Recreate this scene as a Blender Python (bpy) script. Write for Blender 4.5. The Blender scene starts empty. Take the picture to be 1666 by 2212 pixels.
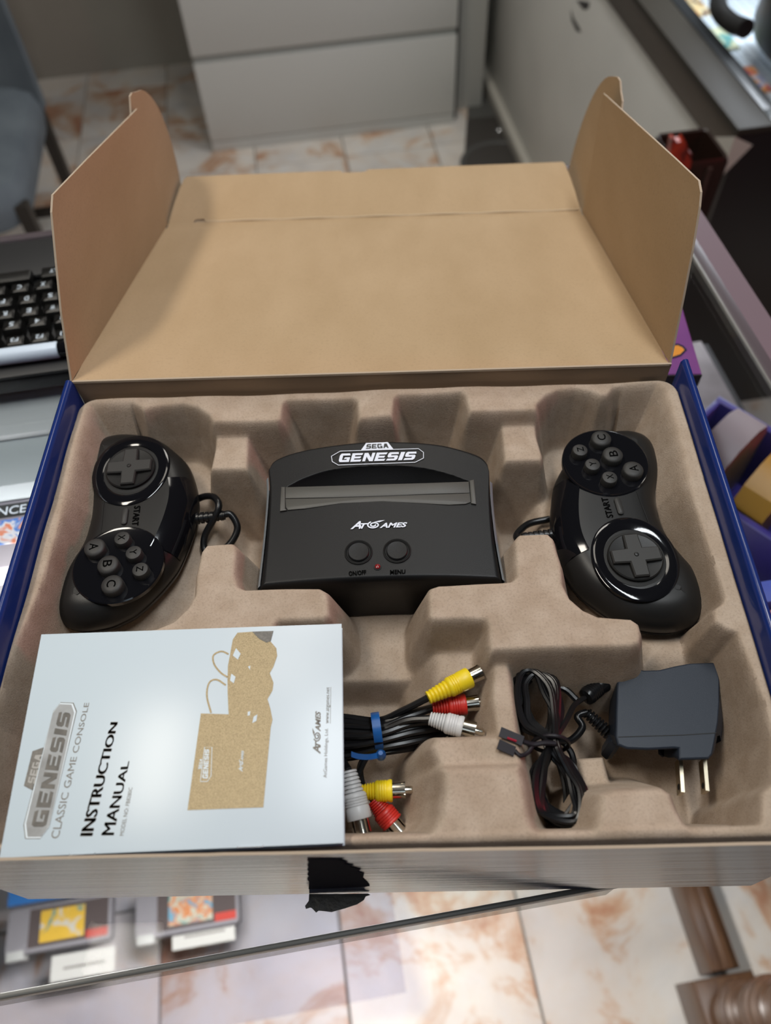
import bpy, bmesh, math, random
import numpy as np
from mathutils import Matrix, Vector
from mathutils.geometry import delaunay_2d_cdt

random.seed(7)
rng = np.random.default_rng(7)
SC = bpy.context.scene
COL = SC.collection

# ------------------------------------------------------------------ camera
F_PX = 1662.0
CX, CY = 833.0, 1106.0
CAM = np.array([0.0135, -0.178, 0.3975])
_d = np.array([-35, -2438, 1662.0]); _d /= np.linalg.norm(_d)
_h = np.array([1, -0.03, -0.023]); _h -= _h.dot(_d) * _d; _h /= np.linalg.norm(_h)
_n = np.cross(_d, _h); _n /= np.linalg.norm(_n)
RW = np.stack([_h, _d, -_n], 1)            # rows: camera right, down, forward in world axes

cam_data = bpy.data.cameras.new('camera')
cam = bpy.data.objects.new('camera', cam_data)
COL.objects.link(cam)
SC.camera = cam
cam_data.sensor_fit = 'VERTICAL'
cam_data.sensor_height = 36.0
cam_data.lens = F_PX / 2212.0 * 36.0
cam_data.clip_start = 0.01
cam_data.clip_end = 50
_m = Matrix.Identity(4)
for _i in range(3):
    _m[_i][0] = RW[0][_i]; _m[_i][1] = -RW[1][_i]; _m[_i][2] = -RW[2][_i]; _m[_i][3] = CAM[_i]
cam.matrix_world = _m
cam_data.dof.use_dof = True
cam_data.dof.focus_distance = 0.375
cam_data.dof.aperture_fstop = 7.0

# ------------------------------------------------------------------ world, lights, exposure
SC.view_settings.view_transform = 'Standard'
SC.view_settings.look = 'None'
SC.view_settings.exposure = 0.0
SC.view_settings.gamma = 1.0
SC.view_settings.use_curve_mapping = False
SC.cycles.use_denoising = True
SC.cycles.max_bounces = 8
SC.cycles.transparent_max_bounces = 12

world = bpy.data.worlds.new('world')
SC.world = world
world.use_nodes = True
_bg = world.node_tree.nodes['Background']
_bg.inputs[0].default_value = (0.86, 0.93, 1.0, 1)
_bg.inputs[1].default_value = 0.022


def area_light(name, loc, target, size, size_y, power, color):
    l = bpy.data.lights.new(name, 'AREA')
    l.shape = 'RECTANGLE'; l.size = size; l.size_y = size_y
    l.energy = power; l.color = color
    o = bpy.data.objects.new(name, l)
    COL.objects.link(o)
    o.location = loc
    z = (Vector(loc) - Vector(target)).normalized()
    y = Vector((0, 1, 0)) - z * z.y                  # long side runs along the room
    y.normalize()
    x = y.cross(z)
    o.rotation_euler = Matrix((x, y, z)).transposed().to_euler()
    return o


area_light('ceiling_tube_light', (-0.66, 0.22, 1.60), (-0.30, 0.12, 0), 0.16, 0.8, 13.5, (1.0, 0.93, 0.82))
area_light('ceiling_tube_light', (0.34, 0.24, 1.60), (0.15, 0.10, 0), 0.16, 0.8, 13, (0.92, 0.97, 1.0))
area_light('ceiling_tube_light', (-0.35, -1.05, 1.60), (-0.1, -0.7, 0), 1.2, 0.16, 1.2, (0.72, 0.87, 1.0))
area_light('ceiling_spot_light', (0.0, 1.0, 1.60), (0.0, 0.1, 0), 0.35, 0.35, 2.5, (1.0, 0.93, 0.82))
area_light('ceiling_panel_light', (0.1, 1.9, 1.65), (0.1, 2.0, 0), 0.6, 0.6, 12.5, (1.0, 0.95, 0.87))
area_light('red_sign_light', (1.15, 0.15, 0.30), (0, 0, 0.05), 0.5, 0.1, 2.4, (1.0, 0.05, 0.10))
area_light('floor_fill_light', (-0.10, -0.075, -0.014), (-0.55, -0.22, -1.0), 0.12, 0.07, 17, (1.0, 0.96, 0.92))  # unseen fill lamp added under the box to brighten the near floor

# ------------------------------------------------------------------ measuring helpers
TZ = 0.085                                   # top of the pulp tray above the counter glass
FLOOR = -1.0
A8 = math.radians(8.3)                       # the box stands askew on the counter by this angle
UU = np.array([math.cos(A8), math.sin(A8), 0.0])
VV = np.array([-math.sin(A8), math.cos(A8), 0.0])


def ray(x, y):
    return RW.T @ np.array([(x - CX) / F_PX, (y - CY) / F_PX, 1.0])


def at(x, y, z=TZ):
    r = ray(x, y)
    return CAM + (z - CAM[2]) / r[2] * r


def at_y(x, y, Y):
    r = ray(x, y)
    return CAM + (Y - CAM[1]) / r[1] * r


def rz(x, y, z):
    p = at(x, y, z)
    return np.array([p @ UU, p @ VV, p[2]])


def rv(x, y, v):
    r = ray(x, y)
    p = CAM + (v - CAM @ VV) / (r @ VV) * r
    return np.array([p @ UU, p @ VV, p[2]])


def W(u, v, z):
    return UU * u + VV * v + np.array([0, 0, z])


# ------------------------------------------------------------------ materials
MATS = {}


def mat(name, color=(0.8, 0.8, 0.8), rough=0.5, metal=0.0, spec=0.5, coat=0.0, coat_rough=0.05,
        bump=None, mottle=None, trans=0.0):
    if name in MATS:
        return MATS[name]
    m = bpy.data.materials.new(name)
    m.use_nodes = True
    nt = m.node_tree
    b = nt.nodes['Principled BSDF']
    b.inputs['Base Color'].default_value = (*color, 1)
    b.inputs['Roughness'].default_value = rough
    b.inputs['Metallic'].default_value = metal
    b.inputs['Specular IOR Level'].default_value = spec
    b.inputs['Coat Weight'].default_value = coat
    b.inputs['Coat Roughness'].default_value = coat_rough
    tc = nt.nodes.new('ShaderNodeTexCoord')
    if mottle:
        c2, scale, lo, hi = mottle[:4]
        n = nt.nodes.new('ShaderNodeTexNoise')
        n.inputs['Scale'].default_value = scale
        n.inputs['Detail'].default_value = 6
        mp = nt.nodes.new('ShaderNodeMapping')
        if len(mottle) > 4:
            mp.inputs['Scale'].default_value = mottle[4]
        nt.links.new(tc.outputs['Object'], mp.inputs['Vector'])
        nt.links.new(mp.outputs[0], n.inputs['Vector'])
        r = nt.nodes.new('ShaderNodeValToRGB')
        r.color_ramp.elements[0].position = lo; r.color_ramp.elements[0].color = (*color, 1)
        r.color_ramp.elements[1].position = hi; r.color_ramp.elements[1].color = (*c2, 1)
        nt.links.new(n.outputs['Fac'], r.inputs['Fac'])
        nt.links.new(r.outputs[0], b.inputs['Base Color'])
    if bump:
        scale, strength, dist = bump[:3]
        n = nt.nodes.new('ShaderNodeTexNoise')
        n.inputs['Scale'].default_value = scale
        n.inputs['Detail'].default_value = 3
        mp = nt.nodes.new('ShaderNodeMapping')
        if len(bump) > 3:
            mp.inputs['Scale'].default_value = bump[3]
        nt.links.new(tc.outputs['Object'], mp.inputs['Vector'])
        nt.links.new(mp.outputs[0], n.inputs['Vector'])
        bp = nt.nodes.new('ShaderNodeBump')
        bp.inputs['Strength'].default_value = strength
        bp.inputs['Distance'].default_value = dist
        nt.links.new(n.outputs['Fac'], bp.inputs['Height'])
        nt.links.new(bp.outputs[0], b.inputs['Normal'])
    if trans:
        b.inputs['Transmission Weight'].default_value = trans
    MATS[name] = m
    return m


def glass_mat(name, tint, gloss=1.0):
    m = bpy.data.materials.new(name)
    m.use_nodes = True
    nt = m.node_tree
    nt.nodes.remove(nt.nodes['Principled BSDF'])
    out = nt.nodes['Material Output']
    t = nt.nodes.new('ShaderNodeBsdfTransparent'); t.inputs[0].default_value = (*tint, 1)
    g = nt.nodes.new('ShaderNodeBsdfGlossy'); g.inputs['Roughness'].default_value = 0.02
    f = nt.nodes.new('ShaderNodeFresnel'); f.inputs[0].default_value = 1.45
    mu = nt.nodes.new('ShaderNodeMath'); mu.operation = 'MULTIPLY'; mu.inputs[1].default_value = gloss
    nt.links.new(f.outputs[0], mu.inputs[0])
    mx = nt.nodes.new('ShaderNodeMixShader')
    nt.links.new(mu.outputs[0], mx.inputs[0]); nt.links.new(t.outputs[0], mx.inputs[1]); nt.links.new(g.outputs[0], mx.inputs[2])
    nt.links.new(mx.outputs[0], out.inputs[0])
    MATS[name] = m
    return m


def art_mat(name, colors, scale, rough=0.35, seed=0.0):
    """flat colourful print: patches of a few colours"""
    m = bpy.data.materials.new(name)
    m.use_nodes = True
    nt = m.node_tree
    b = nt.nodes['Principled BSDF']
    b.inputs['Roughness'].default_value = rough
    tc = nt.nodes.new('ShaderNodeTexCoord')
    mp = nt.nodes.new('ShaderNodeMapping'); mp.inputs['Location'].default_value = (seed, seed * 1.7, 0)
    nt.links.new(tc.outputs['Object'], mp.inputs[0])
    v = nt.nodes.new('ShaderNodeTexNoise'); v.inputs['Scale'].default_value = scale
    v.inputs['Detail'].default_value = 2.5; v.inputs['Distortion'].default_value = 1.2
    nt.links.new(mp.outputs[0], v.inputs['Vector'])
    r = nt.nodes.new('ShaderNodeValToRGB')
    r.color_ramp.interpolation = 'EASE'
    els = r.color_ramp.elements
    while len(els) < len(colors):
        els.new(0.5)
    for i, c in enumerate(colors):
        els[i].position = 0.33 + 0.34 * i / (len(colors) - 1)
        els[i].color = (*c, 1)
    nt.links.new(v.outputs['Fac'], r.inputs[0])
    nt.links.new(r.outputs[0], b.inputs['Base Color'])
    MATS[name] = m
    return m


PULP = mat('moulded_pulp', (0.37, 0.285, 0.215), 0.95, spec=0.15, mottle=((0.445, 0.355, 0.28), 90, 0.35, 0.7),
           bump=(1500, 0.35, 0.0006))
def add_specks(m, scale, lo, amount):
    """fine darker fibres scattered in the material"""
    nt = m.node_tree
    b = nt.nodes['Principled BSDF']
    src = b.inputs['Base Color'].links[0].from_socket
    tc = nt.nodes.new('ShaderNodeTexCoord')
    n = nt.nodes.new('ShaderNodeTexNoise'); n.inputs['Scale'].default_value = scale; n.inputs['Detail'].default_value = 4
    n.inputs['Roughness'].default_value = 0.7
    nt.links.new(tc.outputs['Object'], n.inputs['Vector'])
    r = nt.nodes.new('ShaderNodeValToRGB')
    r.color_ramp.elements[0].position = lo; r.color_ramp.elements[0].color = (amount, amount, amount, 1)
    r.color_ramp.elements[1].position = lo + 0.16; r.color_ramp.elements[1].color = (1.03, 1.03, 1.03, 1)
    nt.links.new(n.outputs['Fac'], r.inputs[0])
    mx = nt.nodes.new('ShaderNodeMix'); mx.data_type = 'RGBA'; mx.blend_type = 'MULTIPLY'; mx.inputs[0].default_value = 1.0
    nt.links.new(src, mx.inputs[6]); nt.links.new(r.outputs[0], mx.inputs[7])
    nt.links.new(mx.outputs[2], b.inputs['Base Color'])


add_specks(PULP, 950, 0.34, 0.84)
KRAFT = mat('kraft_board', (0.38, 0.265, 0.154), 0.85, spec=0.2, mottle=((0.435, 0.31, 0.19), 26, 0.3, 0.75, (1, 0.35, 1)),
            bump=(400, 0.08, 0.0006))
add_specks(KRAFT, 700, 0.32, 0.92)
KRAFT_EDGE = mat('kraft_edge', (0.42, 0.34, 0.26), 0.9, spec=0.2)
KRAFT_DARK = mat('kraft_inner', (0.36, 0.27, 0.19), 0.9, spec=0.2)
BLUE = mat('blue_gloss_print', (0.009, 0.026, 0.15), 0.22, coat=0.6, coat_rough=0.08, bump=(600, 0.06, 0.0004))
NAVY = mat('navy_print', (0.012, 0.014, 0.05), 0.3, coat=0.5)


def striped_print():
    m = bpy.data.materials.new('ribbed_gloss_print')
    m.use_nodes = True
    nt = m.node_tree
    b = nt.nodes['Principled BSDF']
    b.inputs['Base Color'].default_value = (0.012, 0.02, 0.085, 1)
    b.inputs['Roughness'].default_value = 0.10
    b.inputs['Specular IOR Level'].default_value = 0.25
    b.inputs['Coat Weight'].default_value = 0.0
    b.inputs['Coat Roughness'].default_value = 0.06
    b.inputs['Coat IOR'].default_value = 1.4
    tc = nt.nodes.new('ShaderNodeTexCoord')
    mp = nt.nodes.new('ShaderNodeMapping'); mp.inputs['Scale'].default_value = (1.5, 1.5, 520)
    n = nt.nodes.new('ShaderNodeTexNoise'); n.inputs['Scale'].default_value = 1.0; n.inputs['Detail'].default_value = 2
    nt.links.new(tc.outputs['Object'], mp.inputs[0]); nt.links.new(mp.outputs[0], n.inputs['Vector'])
    bp = nt.nodes.new('ShaderNodeBump'); bp.inputs['Strength'].default_value = 0.14; bp.inputs['Distance'].default_value = 0.001
    nt.links.new(n.outputs['Fac'], bp.inputs['Height'])
    nt.links.new(bp.outputs[0], b.inputs['Normal']); nt.links.new(bp.outputs[0], b.inputs['Coat Normal'])
    return m


RIBBED = striped_print()
PLASTIC = mat('matte_black_plastic', (0.0085, 0.0085, 0.0092), 0.40, spec=0.22, bump=(2600, 0.25, 0.0002))
PLASTIC_PAD = mat('satin_black_plastic', (0.0115, 0.0112, 0.0112), 0.38, spec=0.32, bump=(3000, 0.12, 0.0002))
GLOSS = mat('gloss_black_plastic', (0.005, 0.005, 0.0065), 0.07, spec=0.42)
BUTTON = mat('grey_button_plastic', (0.030, 0.029, 0.028), 0.5, spec=0.35)
HOLE = mat('recess_black', (0.004, 0.004, 0.004), 0.7)
GREY_DOOR = mat('dark_grey_plastic', (0.065, 0.062, 0.055), 0.5, bump=(2200, 0.3, 0.0002))
SILVER = mat('silver_plastic', (0.26, 0.29, 0.32), 0.4, spec=0.5)
WHITE_INK = mat('white_ink', (0.72, 0.76, 0.86), 0.5)
BLACK_INK = mat('black_ink', (0.008, 0.008, 0.008), 0.5)
LED = mat('red_led', (0.18, 0.008, 0.01), 0.2)
PAPER = mat('coated_paper', (0.58, 0.665, 0.725), 0.30, spec=0.45, mottle=((0.565, 0.65, 0.71), 14, 0.3, 0.7))
PAGES = mat('page_edges', (0.66, 0.69, 0.73), 0.7)
FOIL = mat('gold_foil_ink', (0.40, 0.315, 0.185), 0.5, metal=0.45, mottle=((0.25, 0.195, 0.11), 2600, 0.35, 0.65), bump=(1800, 0.5, 0.0003))
GREYFOIL = mat('grey_foil_ink', (0.115, 0.108, 0.098), 0.5, metal=0.2, mottle=((0.16, 0.15, 0.135), 900, 0.4, 0.65))
LIGHTFOIL = mat('light_grey_ink', (0.22, 0.225, 0.225), 0.5, mottle=((0.42, 0.44, 0.45), 55, 0.35, 0.65))
GREYTEXT = mat('grey_text_ink', (0.20, 0.19, 0.18), 0.5)
METAL = mat('nickel_metal', (0.62, 0.58, 0.50), 0.16, metal=1.0)
BRASSY = mat('prong_metal', (0.72, 0.64, 0.48), 0.25, metal=1.0)
STEEL = mat('steel', (0.75, 0.77, 0.8), 0.2, metal=1.0)
YELLOW = mat('yellow_rubber', (0.78, 0.58, 0.012), 0.4)
RED = mat('red_rubber', (0.52, 0.024, 0.016), 0.4)
WHITE = mat('white_rubber', (0.58, 0.58, 0.585), 0.4)
CABLE = mat('black_cable', (0.007, 0.007, 0.008), 0.28, spec=0.35)
TIE_BLUE = mat('blue_tie_plastic', (0.008, 0.085, 0.30), 0.35)
TIE_BLACK = mat('black_tie_plastic', (0.012, 0.010, 0.014), 0.5, spec=0.3)
ADAPT = mat('adapter_plastic', (0.018, 0.024, 0.036), 0.42, spec=0.25, bump=(2600, 0.2, 0.0002))
GLASS = glass_mat('counter_glass', (0.93, 0.95, 0.95), 0.08)
SHELFGLASS = glass_mat('shelf_glass', (0.88, 0.88, 0.92), 0.001)

# ------------------------------------------------------------------ object helpers


def link(o):
    COL.objects.link(o)
    return o


def thing(name, label, cat, loc=(0, 0, 0), group=None):
    o = link(bpy.data.objects.new(name, None))
    o.location = tuple(loc)
    o.empty_display_size = 0.01
    o['label'] = label; o['category'] = cat
    if group:
        o['group'] = group
    return o


def tag(o, label, cat, group=None):
    o['label'] = label; o['category'] = cat
    if group:
        o['group'] = group
    return o


def world_inv(parent):
    """inverse of the parent's world matrix; parts of parts keep an identity matrix"""
    p = parent
    while p.parent is not None:
        p = p.parent
    return p.matrix_basis.inverted()


def obj(name, geo, material, parent=None, angle=40, label=None, mats=None, fmat=None):
    V, F = geo
    me = bpy.data.meshes.new(name)
    V = np.asarray(V, float)
    base = None
    if parent is None:
        base = np.array([(V[:, 0].min() + V[:, 0].max()) / 2, (V[:, 1].min() + V[:, 1].max()) / 2, V[:, 2].min()])
        V = V - base
    me.from_pydata(V.tolist(), [], [list(map(int, f)) for f in F])
    if mats:
        for m in mats:
            me.materials.append(m)
        me.polygons.foreach_set('material_index', fmat)
    else:
        me.materials.append(material)
    if angle:
        me.polygons.foreach_set('use_smooth', [True] * len(me.polygons))
        me.set_sharp_from_angle(angle=math.radians(angle))
    me.update()
    o = link(bpy.data.objects.new(name, me))
    if parent is not None:
        o.parent = parent
        if parent.parent is None:
            o.matrix_parent_inverse = parent.matrix_basis.inverted()
    else:
        o.location = tuple(base)
    if label:
        o['label'] = label
    return o


def merge(*gs):
    V, F, n = [], [], 0
    for v, f in gs:
        v = [tuple(map(float, p)) for p in v]
        V += v
        F += [tuple(int(i) + n for i in ff) for ff in f]
        n += len(v)
    return V, F


def xf(geo, M):
    V, F = geo
    return [tuple(M @ Vector(tuple(map(float, v)))) for v in V], F


def frame(origin, xdir, zdir=(0, 0, 1)):
    """matrix whose x axis is xdir and whose z axis is close to zdir"""
    x = Vector(tuple(map(float, xdir))).normalized()
    z = Vector(tuple(map(float, zdir)))
    y = z.cross(x).normalized()
    z = x.cross(y).normalized()
    M = Matrix.Identity(4)
    for i in range(3):
        M[i][0] = x[i]; M[i][1] = y[i]; M[i][2] = z[i]; M[i][3] = float(origin[i])
    return M


def area2(P):
    P = np.asarray(P)[:, :2]
    Q = np.roll(P, -1, 0)
    return float(np.sum(P[:, 0] * Q[:, 1] - Q[:, 0] * P[:, 1]))


def ccw(P):
    P = [tuple(p[:2]) for p in P]
    return P if area2(P) > 0 else P[::-1]


def spline(P, n, closed=True):
    """Catmull-Rom resample to about n points"""
    P = np.asarray(P, float)
    k = len(P)
    out = []
    segs = k if closed else k - 1
    per = max(1, int(round(n / segs)))
    for i in range(segs):
        p1 = P[i]; p2 = P[(i + 1) % k]
        p0 = P[i - 1] if (closed or i > 0) else 2 * p1 - p2
        p3 = P[(i + 2) % k] if (closed or i + 2 < k) else 2 * p2 - p1
        for j in range(per):
            t = j / per
            out.append(0.5 * ((2 * p1) + (-p0 + p2) * t + (2 * p0 - 5 * p1 + 4 * p2 - p3) * t * t + (-p0 + 3 * p1 - 3 * p2 + p3) * t ** 3))
    if not closed:
        out.append(P[-1])
    return np.array(out)


def inset(P, d):
    P = np.asarray(P, float)[:, :2]
    a = P - np.roll(P, 1, 0); b = np.roll(P, -1, 0) - P
    a /= np.linalg.norm(a, axis=1)[:, None] + 1e-12
    b /= np.linalg.norm(b, axis=1)[:, None] + 1e-12
    na = np.stack([-a[:, 1], a[:, 0]], 1); nb = np.stack([-b[:, 1], b[:, 0]], 1)
    m = na + nb
    m /= np.linalg.norm(m, axis=1)[:, None] + 1e-12
    c = np.clip(np.sum(m * na, 1), 0.5, 1)
    return P + m * (d / c)[:, None]


def shrink(P, d):
    """inset in small smoothed steps, so that tight corners do not cross"""
    P = np.asarray(P, float)[:, :2]
    if d <= 0:
        return inset(P, d)
    k = max(1, int(math.ceil(d / 0.0006)))
    for _ in range(k):
        P = inset(P, d / k)
        P = P * 0.7 + 0.15 * (np.roll(P, 1, 0) + np.roll(P, -1, 0))
    return P


def rings(P, prof, caps=(True, True), safe=False):
    """a solid from an outline: rings of (inset, z) from the bottom up"""
    P = np.array(ccw(P))
    n = len(P)
    V, F = [], []
    for d, z in prof:
        Q = (shrink(P, d) if safe else inset(P, d)) if abs(d) > 1e-9 else P
        V += [(q[0], q[1], z) for q in Q]
    for k in range(len(prof) - 1):
        for i in range(n):
            j = (i + 1) % n
            F.append((k * n + i, k * n + j, (k + 1) * n + j, (k + 1) * n + i))
    for on, k, flip in ((caps[0], 0, True), (caps[1], len(prof) - 1, False)):
        if not on:
            continue
        if not safe:
            F.append(tuple(range(n - 1, -1, -1)) if flip else tuple(k * n + i for i in range(n)))
            continue
        F += cap_faces(V[k * n:(k + 1) * n], k * n, flip)
    return V, F


def cap_faces(ring, start, flip=False):
    """triangles filling a ring of points, facing up (or down)"""
    res = delaunay_2d_cdt([Vector((p[0], p[1])) for p in ring], [], [list(range(len(ring)))], 1, 1e-7)
    orig = [(o[0] if o else 0) for o in res[3]]
    out = []
    for f in res[2]:
        t = [orig[i] for i in f]
        if len(set(t)) < 3:
            continue
        if (area2([ring[i] for i in t]) < 0) != flip:
            t = t[::-1]
        out.append(tuple(start + i for i in t))
    return out


def rrect(x0, x1, y0, y1, r=0.0, k=4):
    if r <= 0:
        return [(x0, y0), (x1, y0), (x1, y1), (x0, y1)]
    P = []
    for cx, cy, a in ((x1 - r, y0 + r, -90), (x1 - r, y1 - r, 0), (x0 + r, y1 - r, 90), (x0 + r, y0 + r, 180)):
        for i in range(k + 1):
            t = math.radians(a + 90 * i / k)
            P.append((cx + r * math.cos(t), cy + r * math.sin(t)))
    return P


def solid(P, z0, z1, b=0.0):
    if b <= 0:
        return rings(P, [(0, z0), (0, z1)])
    return rings(P, [(b, z0), (b * .3, z0 + b * .3), (0, z0 + b), (0, z1 - b), (b * .3, z1 - b * .3), (b, z1)])


def box(x0, x1, y0, y1, z0, z1, b=0.0, r=0.0):
    return solid(rrect(x0, x1, y0, y1, r), z0, z1, b)


ROOM = Matrix(((UU[0], VV[0], 0, 0), (UU[1], VV[1], 0, 0), (0, 0, 1, 0), (0, 0, 0, 1)))


def rbox(u0, u1, v0, v1, z0, z1, b=0.0, r=0.0):
    return xf(box(u0, u1, v0, v1, z0, z1, b, r), ROOM)


def disc_ring(cx, cy, prof, n=40, ex=1.0, ey=1.0, rot=0.0, caps=(False, True)):
    """lathe about a vertical axis: prof of (radius, z); ex, ey make it oval"""
    V, F = [], []
    c, s = math.cos(rot), math.sin(rot)
    for r, z in prof:
        for i in range(n):
            t = 2 * math.pi * i / n
            x, y = r * ex * math.cos(t), r * ey * math.sin(t)
            V.append((cx + x * c - y * s, cy + x * s + y * c, z))
    for k in range(len(prof) - 1):
        for i in range(n):
            j = (i + 1) % n
            F.append((k * n + i, k * n + j, (k + 1) * n + j, (k + 1) * n + i))
    if caps[0]:
        F.append(tuple(range(n - 1, -1, -1)))
    if caps[1]:
        F.append(tuple((len(prof) - 1) * n + i for i in range(n)))
    return V, F


def lathe_axis(p0, axis, prof, n=24, caps=(True, True)):
    """lathe about any axis: prof of (distance along, radius)"""
    a = Vector(tuple(map(float, axis))).normalized()
    h = Vector((0, 0, 1)) if abs(a.z) < 0.9 else Vector((1, 0, 0))
    e1 = a.cross(h).normalized(); e2 = a.cross(e1).normalized()
    o = Vector(tuple(map(float, p0)))
    V, F = [], []
    for t, r in prof:
        for i in range(n):
            w = 2 * math.pi * i / n
            V.append(tuple(o + a * t + e1 * (r * math.cos(w)) - e2 * (r * math.sin(w))))
    for k in range(len(prof) - 1):
        for i in range(n):
            j = (i + 1) % n
            F.append((k * n + i, k * n + j, (k + 1) * n + j, (k + 1) * n + i))
    if caps[0]:
        F.append(tuple(range(n - 1, -1, -1)))
    if caps[1]:
        F.append(tuple((len(prof) - 1) * n + i for i in range(n)))
    return V, F


def tube(P, r, n=8, sub=0, closed=False):
    P = np.asarray(P, float)
    if sub:
        P = spline(P, sub, closed)
    k = len(P)
    T = np.roll(P, -1, 0) - np.roll(P, 1, 0)
    if not closed:
        T[0] = P[1] - P[0]; T[-1] = P[-1] - P[-2]
    T /= np.linalg.norm(T, axis=1)[:, None] + 1e-12
    e = np.cross(T[0], [0.13, 0.2, 0.97]); e /= np.linalg.norm(e)
    V, F = [], []
    for i in range(k):
        e = e - e.dot(T[i]) * T[i]; e /= np.linalg.norm(e) + 1e-12
        f = np.cross(T[i], e)
        for j in range(n):
            w = 2 * math.pi * j / n
            V.append(P[i] + r * (math.cos(w) * e + math.sin(w) * f))
    m = k if closed else k - 1
    for i in range(m):
        for j in range(n):
            F.append((i * n + j, i * n + (j + 1) % n, ((i + 1) % k) * n + (j + 1) % n, ((i + 1) % k) * n + j))
    if not closed:
        F.append(tuple(range(n - 1, -1, -1)))
        F.append(tuple((k - 1) * n + j for j in range(n)))
    return V, F


def slab(P3, thick, down):
    """a sheet: polygon P3 (its shown side) thickened along -normal 'down'; returns geometry and face tags shown, hidden, edge"""
    P = [np.asarray(p, float) for p in P3]
    d = np.asarray(down, float); d = d / np.linalg.norm(d) * thick
    n = len(P)
    nrm = np.zeros(3)
    for i in range(n):
        a, b = P[i], P[(i + 1) % n]
        nrm += np.cross(a, b)
    if nrm @ d > 0:
        P = P[::-1]
    V = P + [p + d for p in P]
    F = [tuple(range(n)), tuple(range(2 * n - 1, n - 1, -1))]
    t = [0, 1]
    for i in range(n):
        j = (i + 1) % n
        F.append((i, n + i, n + j, j)); t.append(2)
    return (V, F), t


# flat print: unit-square artwork mapped on four corners measured on a plane
def text_geo(body, bold=0.0, shear=0.0, spacing=1.0):
    cu = bpy.data.curves.new('lettering', 'FONT')
    cu.body = body; cu.offset = bold; cu.shear = shear; cu.space_character = spacing
    cu.resolution_u = 3
    o = bpy.data.objects.new('lettering', cu)
    COL.objects.link(o)
    dg = bpy.context.evaluated_depsgraph_get()
    me = bpy.data.meshes.new_from_object(o.evaluated_get(dg))
    V = np.array([v.co[:] for v in me.vertices])
    F = [tuple(p.vertices) for p in me.polygons]
    bpy.data.objects.remove(o); bpy.data.curves.remove(cu); bpy.data.meshes.remove(me)
    lo, hi = V.min(0), V.max(0)
    V = (V - lo) / np.maximum(hi - lo, 1e-9)
    return V[:, :2], F


def on_quad(uv, q):
    """uv in the unit square -> world; q = corners of start-bottom, end-bottom, end-top, start-top"""
    a, b, c, d = [np.asarray(p, float) for p in q]
    out = []
    for u, v in uv:
        out.append((1 - u) * (1 - v) * a + u * (1 - v) * b + u * v * c + (1 - u) * v * d)
    return out


def bold_text(body, bold, q):
    """lettering drawn a few times slightly shifted, for a heavier face"""
    if bold <= 0:
        return decal(text_geo(body), q)
    h = 0.35 * bold
    uv, F = text_geo(body)
    gs = []
    for dx_, dy_ in ((0, 0), (h, 0), (-h, 0), (h / 2, 0), (-h / 2, 0), (0, 2.2 * h), (0, -2.2 * h)):
        gs.append(decal((uv * [1 - 2 * h, 1 - 5 * h] + [h + dx_, 2.5 * h + dy_], F), q))
    return merge(*gs)


def pix_quad(q, z):
    return [at(x, y, z) for x, y in q]


GLYPH = {
    'G': [[(0, .2), (.12, 0), (1, 0), (1, .55), (.52, .55), (.45, .36), (.72, .36), (.72, .24), (.3, .24), (.3, .76), (1, .76), (.9, 1), (.12, 1), (0, .8)]],
    'E': [[(0, 0), (.95, 0), (1, .24), (.3, .24), (.3, .38), (.85, .38), (.9, .61), (.3, .61), (.3, .76), (.95, .76), (1, 1), (0, 1)]],
    'N': [[(0, 0), (.28, 0), (.28, .58), (.66, 0), (1, 0), (1, 1), (.72, 1), (.72, .42), (.34, 1), (0, 1)]],
    'S': [[(0, 0), (.88, 0), (1, .14), (1, .5), (.88, .62), (.3, .62), (.3, .76), (.98, .76), (.9, 1), (.12, 1), (0, .86), (0, .5), (.12, .38), (.7, .38), (.7, .24), (.06, .24)]],
    'I': [[(.0, 0), (1, 0), (1, 1), (0, 1)]],
    'A': [[(0, 0), (.28, 0), (.36, .24), (.7, .24), (.72, 0), (1, 0), (1, 1), (.45, 1)]],
}


def block_word(word, gap=0.13, shear=0.12, grow=None):
    """heavy cut-corner block lettering filling the unit square"""
    ws = {'I': 0.38}
    tot = sum(ws.get(c, 1.0) for c in word) + gap * (len(word) - 1)
    V, F = [], []
    x = 0
    for i, c in enumerate(word):
        w = ws.get(c, 1.0)
        for poly in GLYPH[c]:
            n = len(V)
            P = [(x + px * w + shear * py, py) for px, py in poly]
            V += [(px / (tot + shear), py) for px, py in P]
            F.append(tuple(range(n, n + len(P))))
        x += w + gap
    return V, F


def up(F, V):
    """make flat faces look up"""
    out = []
    for f in F:
        P = [V[i] for i in f]
        out.append(f if area2(P) > 0 else tuple(reversed(f)))
    return out


def decal(uvF, q3):
    uv, F = uvF
    V = on_quad(uv, q3)
    return V, up(F, V)


def decal_poly(pix, z):
    V = [at(x, y, z) for x, y in pix]
    return V, up([tuple(range(len(V)))], V)


def decal_line(pix, width, z, closed=False):
    """a drawn line of given world width"""
    P = np.array([at(x, y, z)[:2] for x, y in pix])
    k = len(P)
    T = np.roll(P, -1, 0) - np.roll(P, 1, 0)
    if not closed:
        T[0] = P[1] - P[0]; T[-1] = P[-1] - P[-2]
    T /= np.linalg.norm(T, axis=1)[:, None] + 1e-12
    N = np.stack([-T[:, 1], T[:, 0]], 1) * width / 2
    V = [(*(P[i] + N[i]), z) for i in range(k)] + [(*(P[i] - N[i]), z) for i in range(k)]
    F = []
    for i in range(k if closed else k - 1):
        j = (i + 1) % k
        F.append((i, j, k + j, k + i))
    return V, up(F, V)


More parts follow.
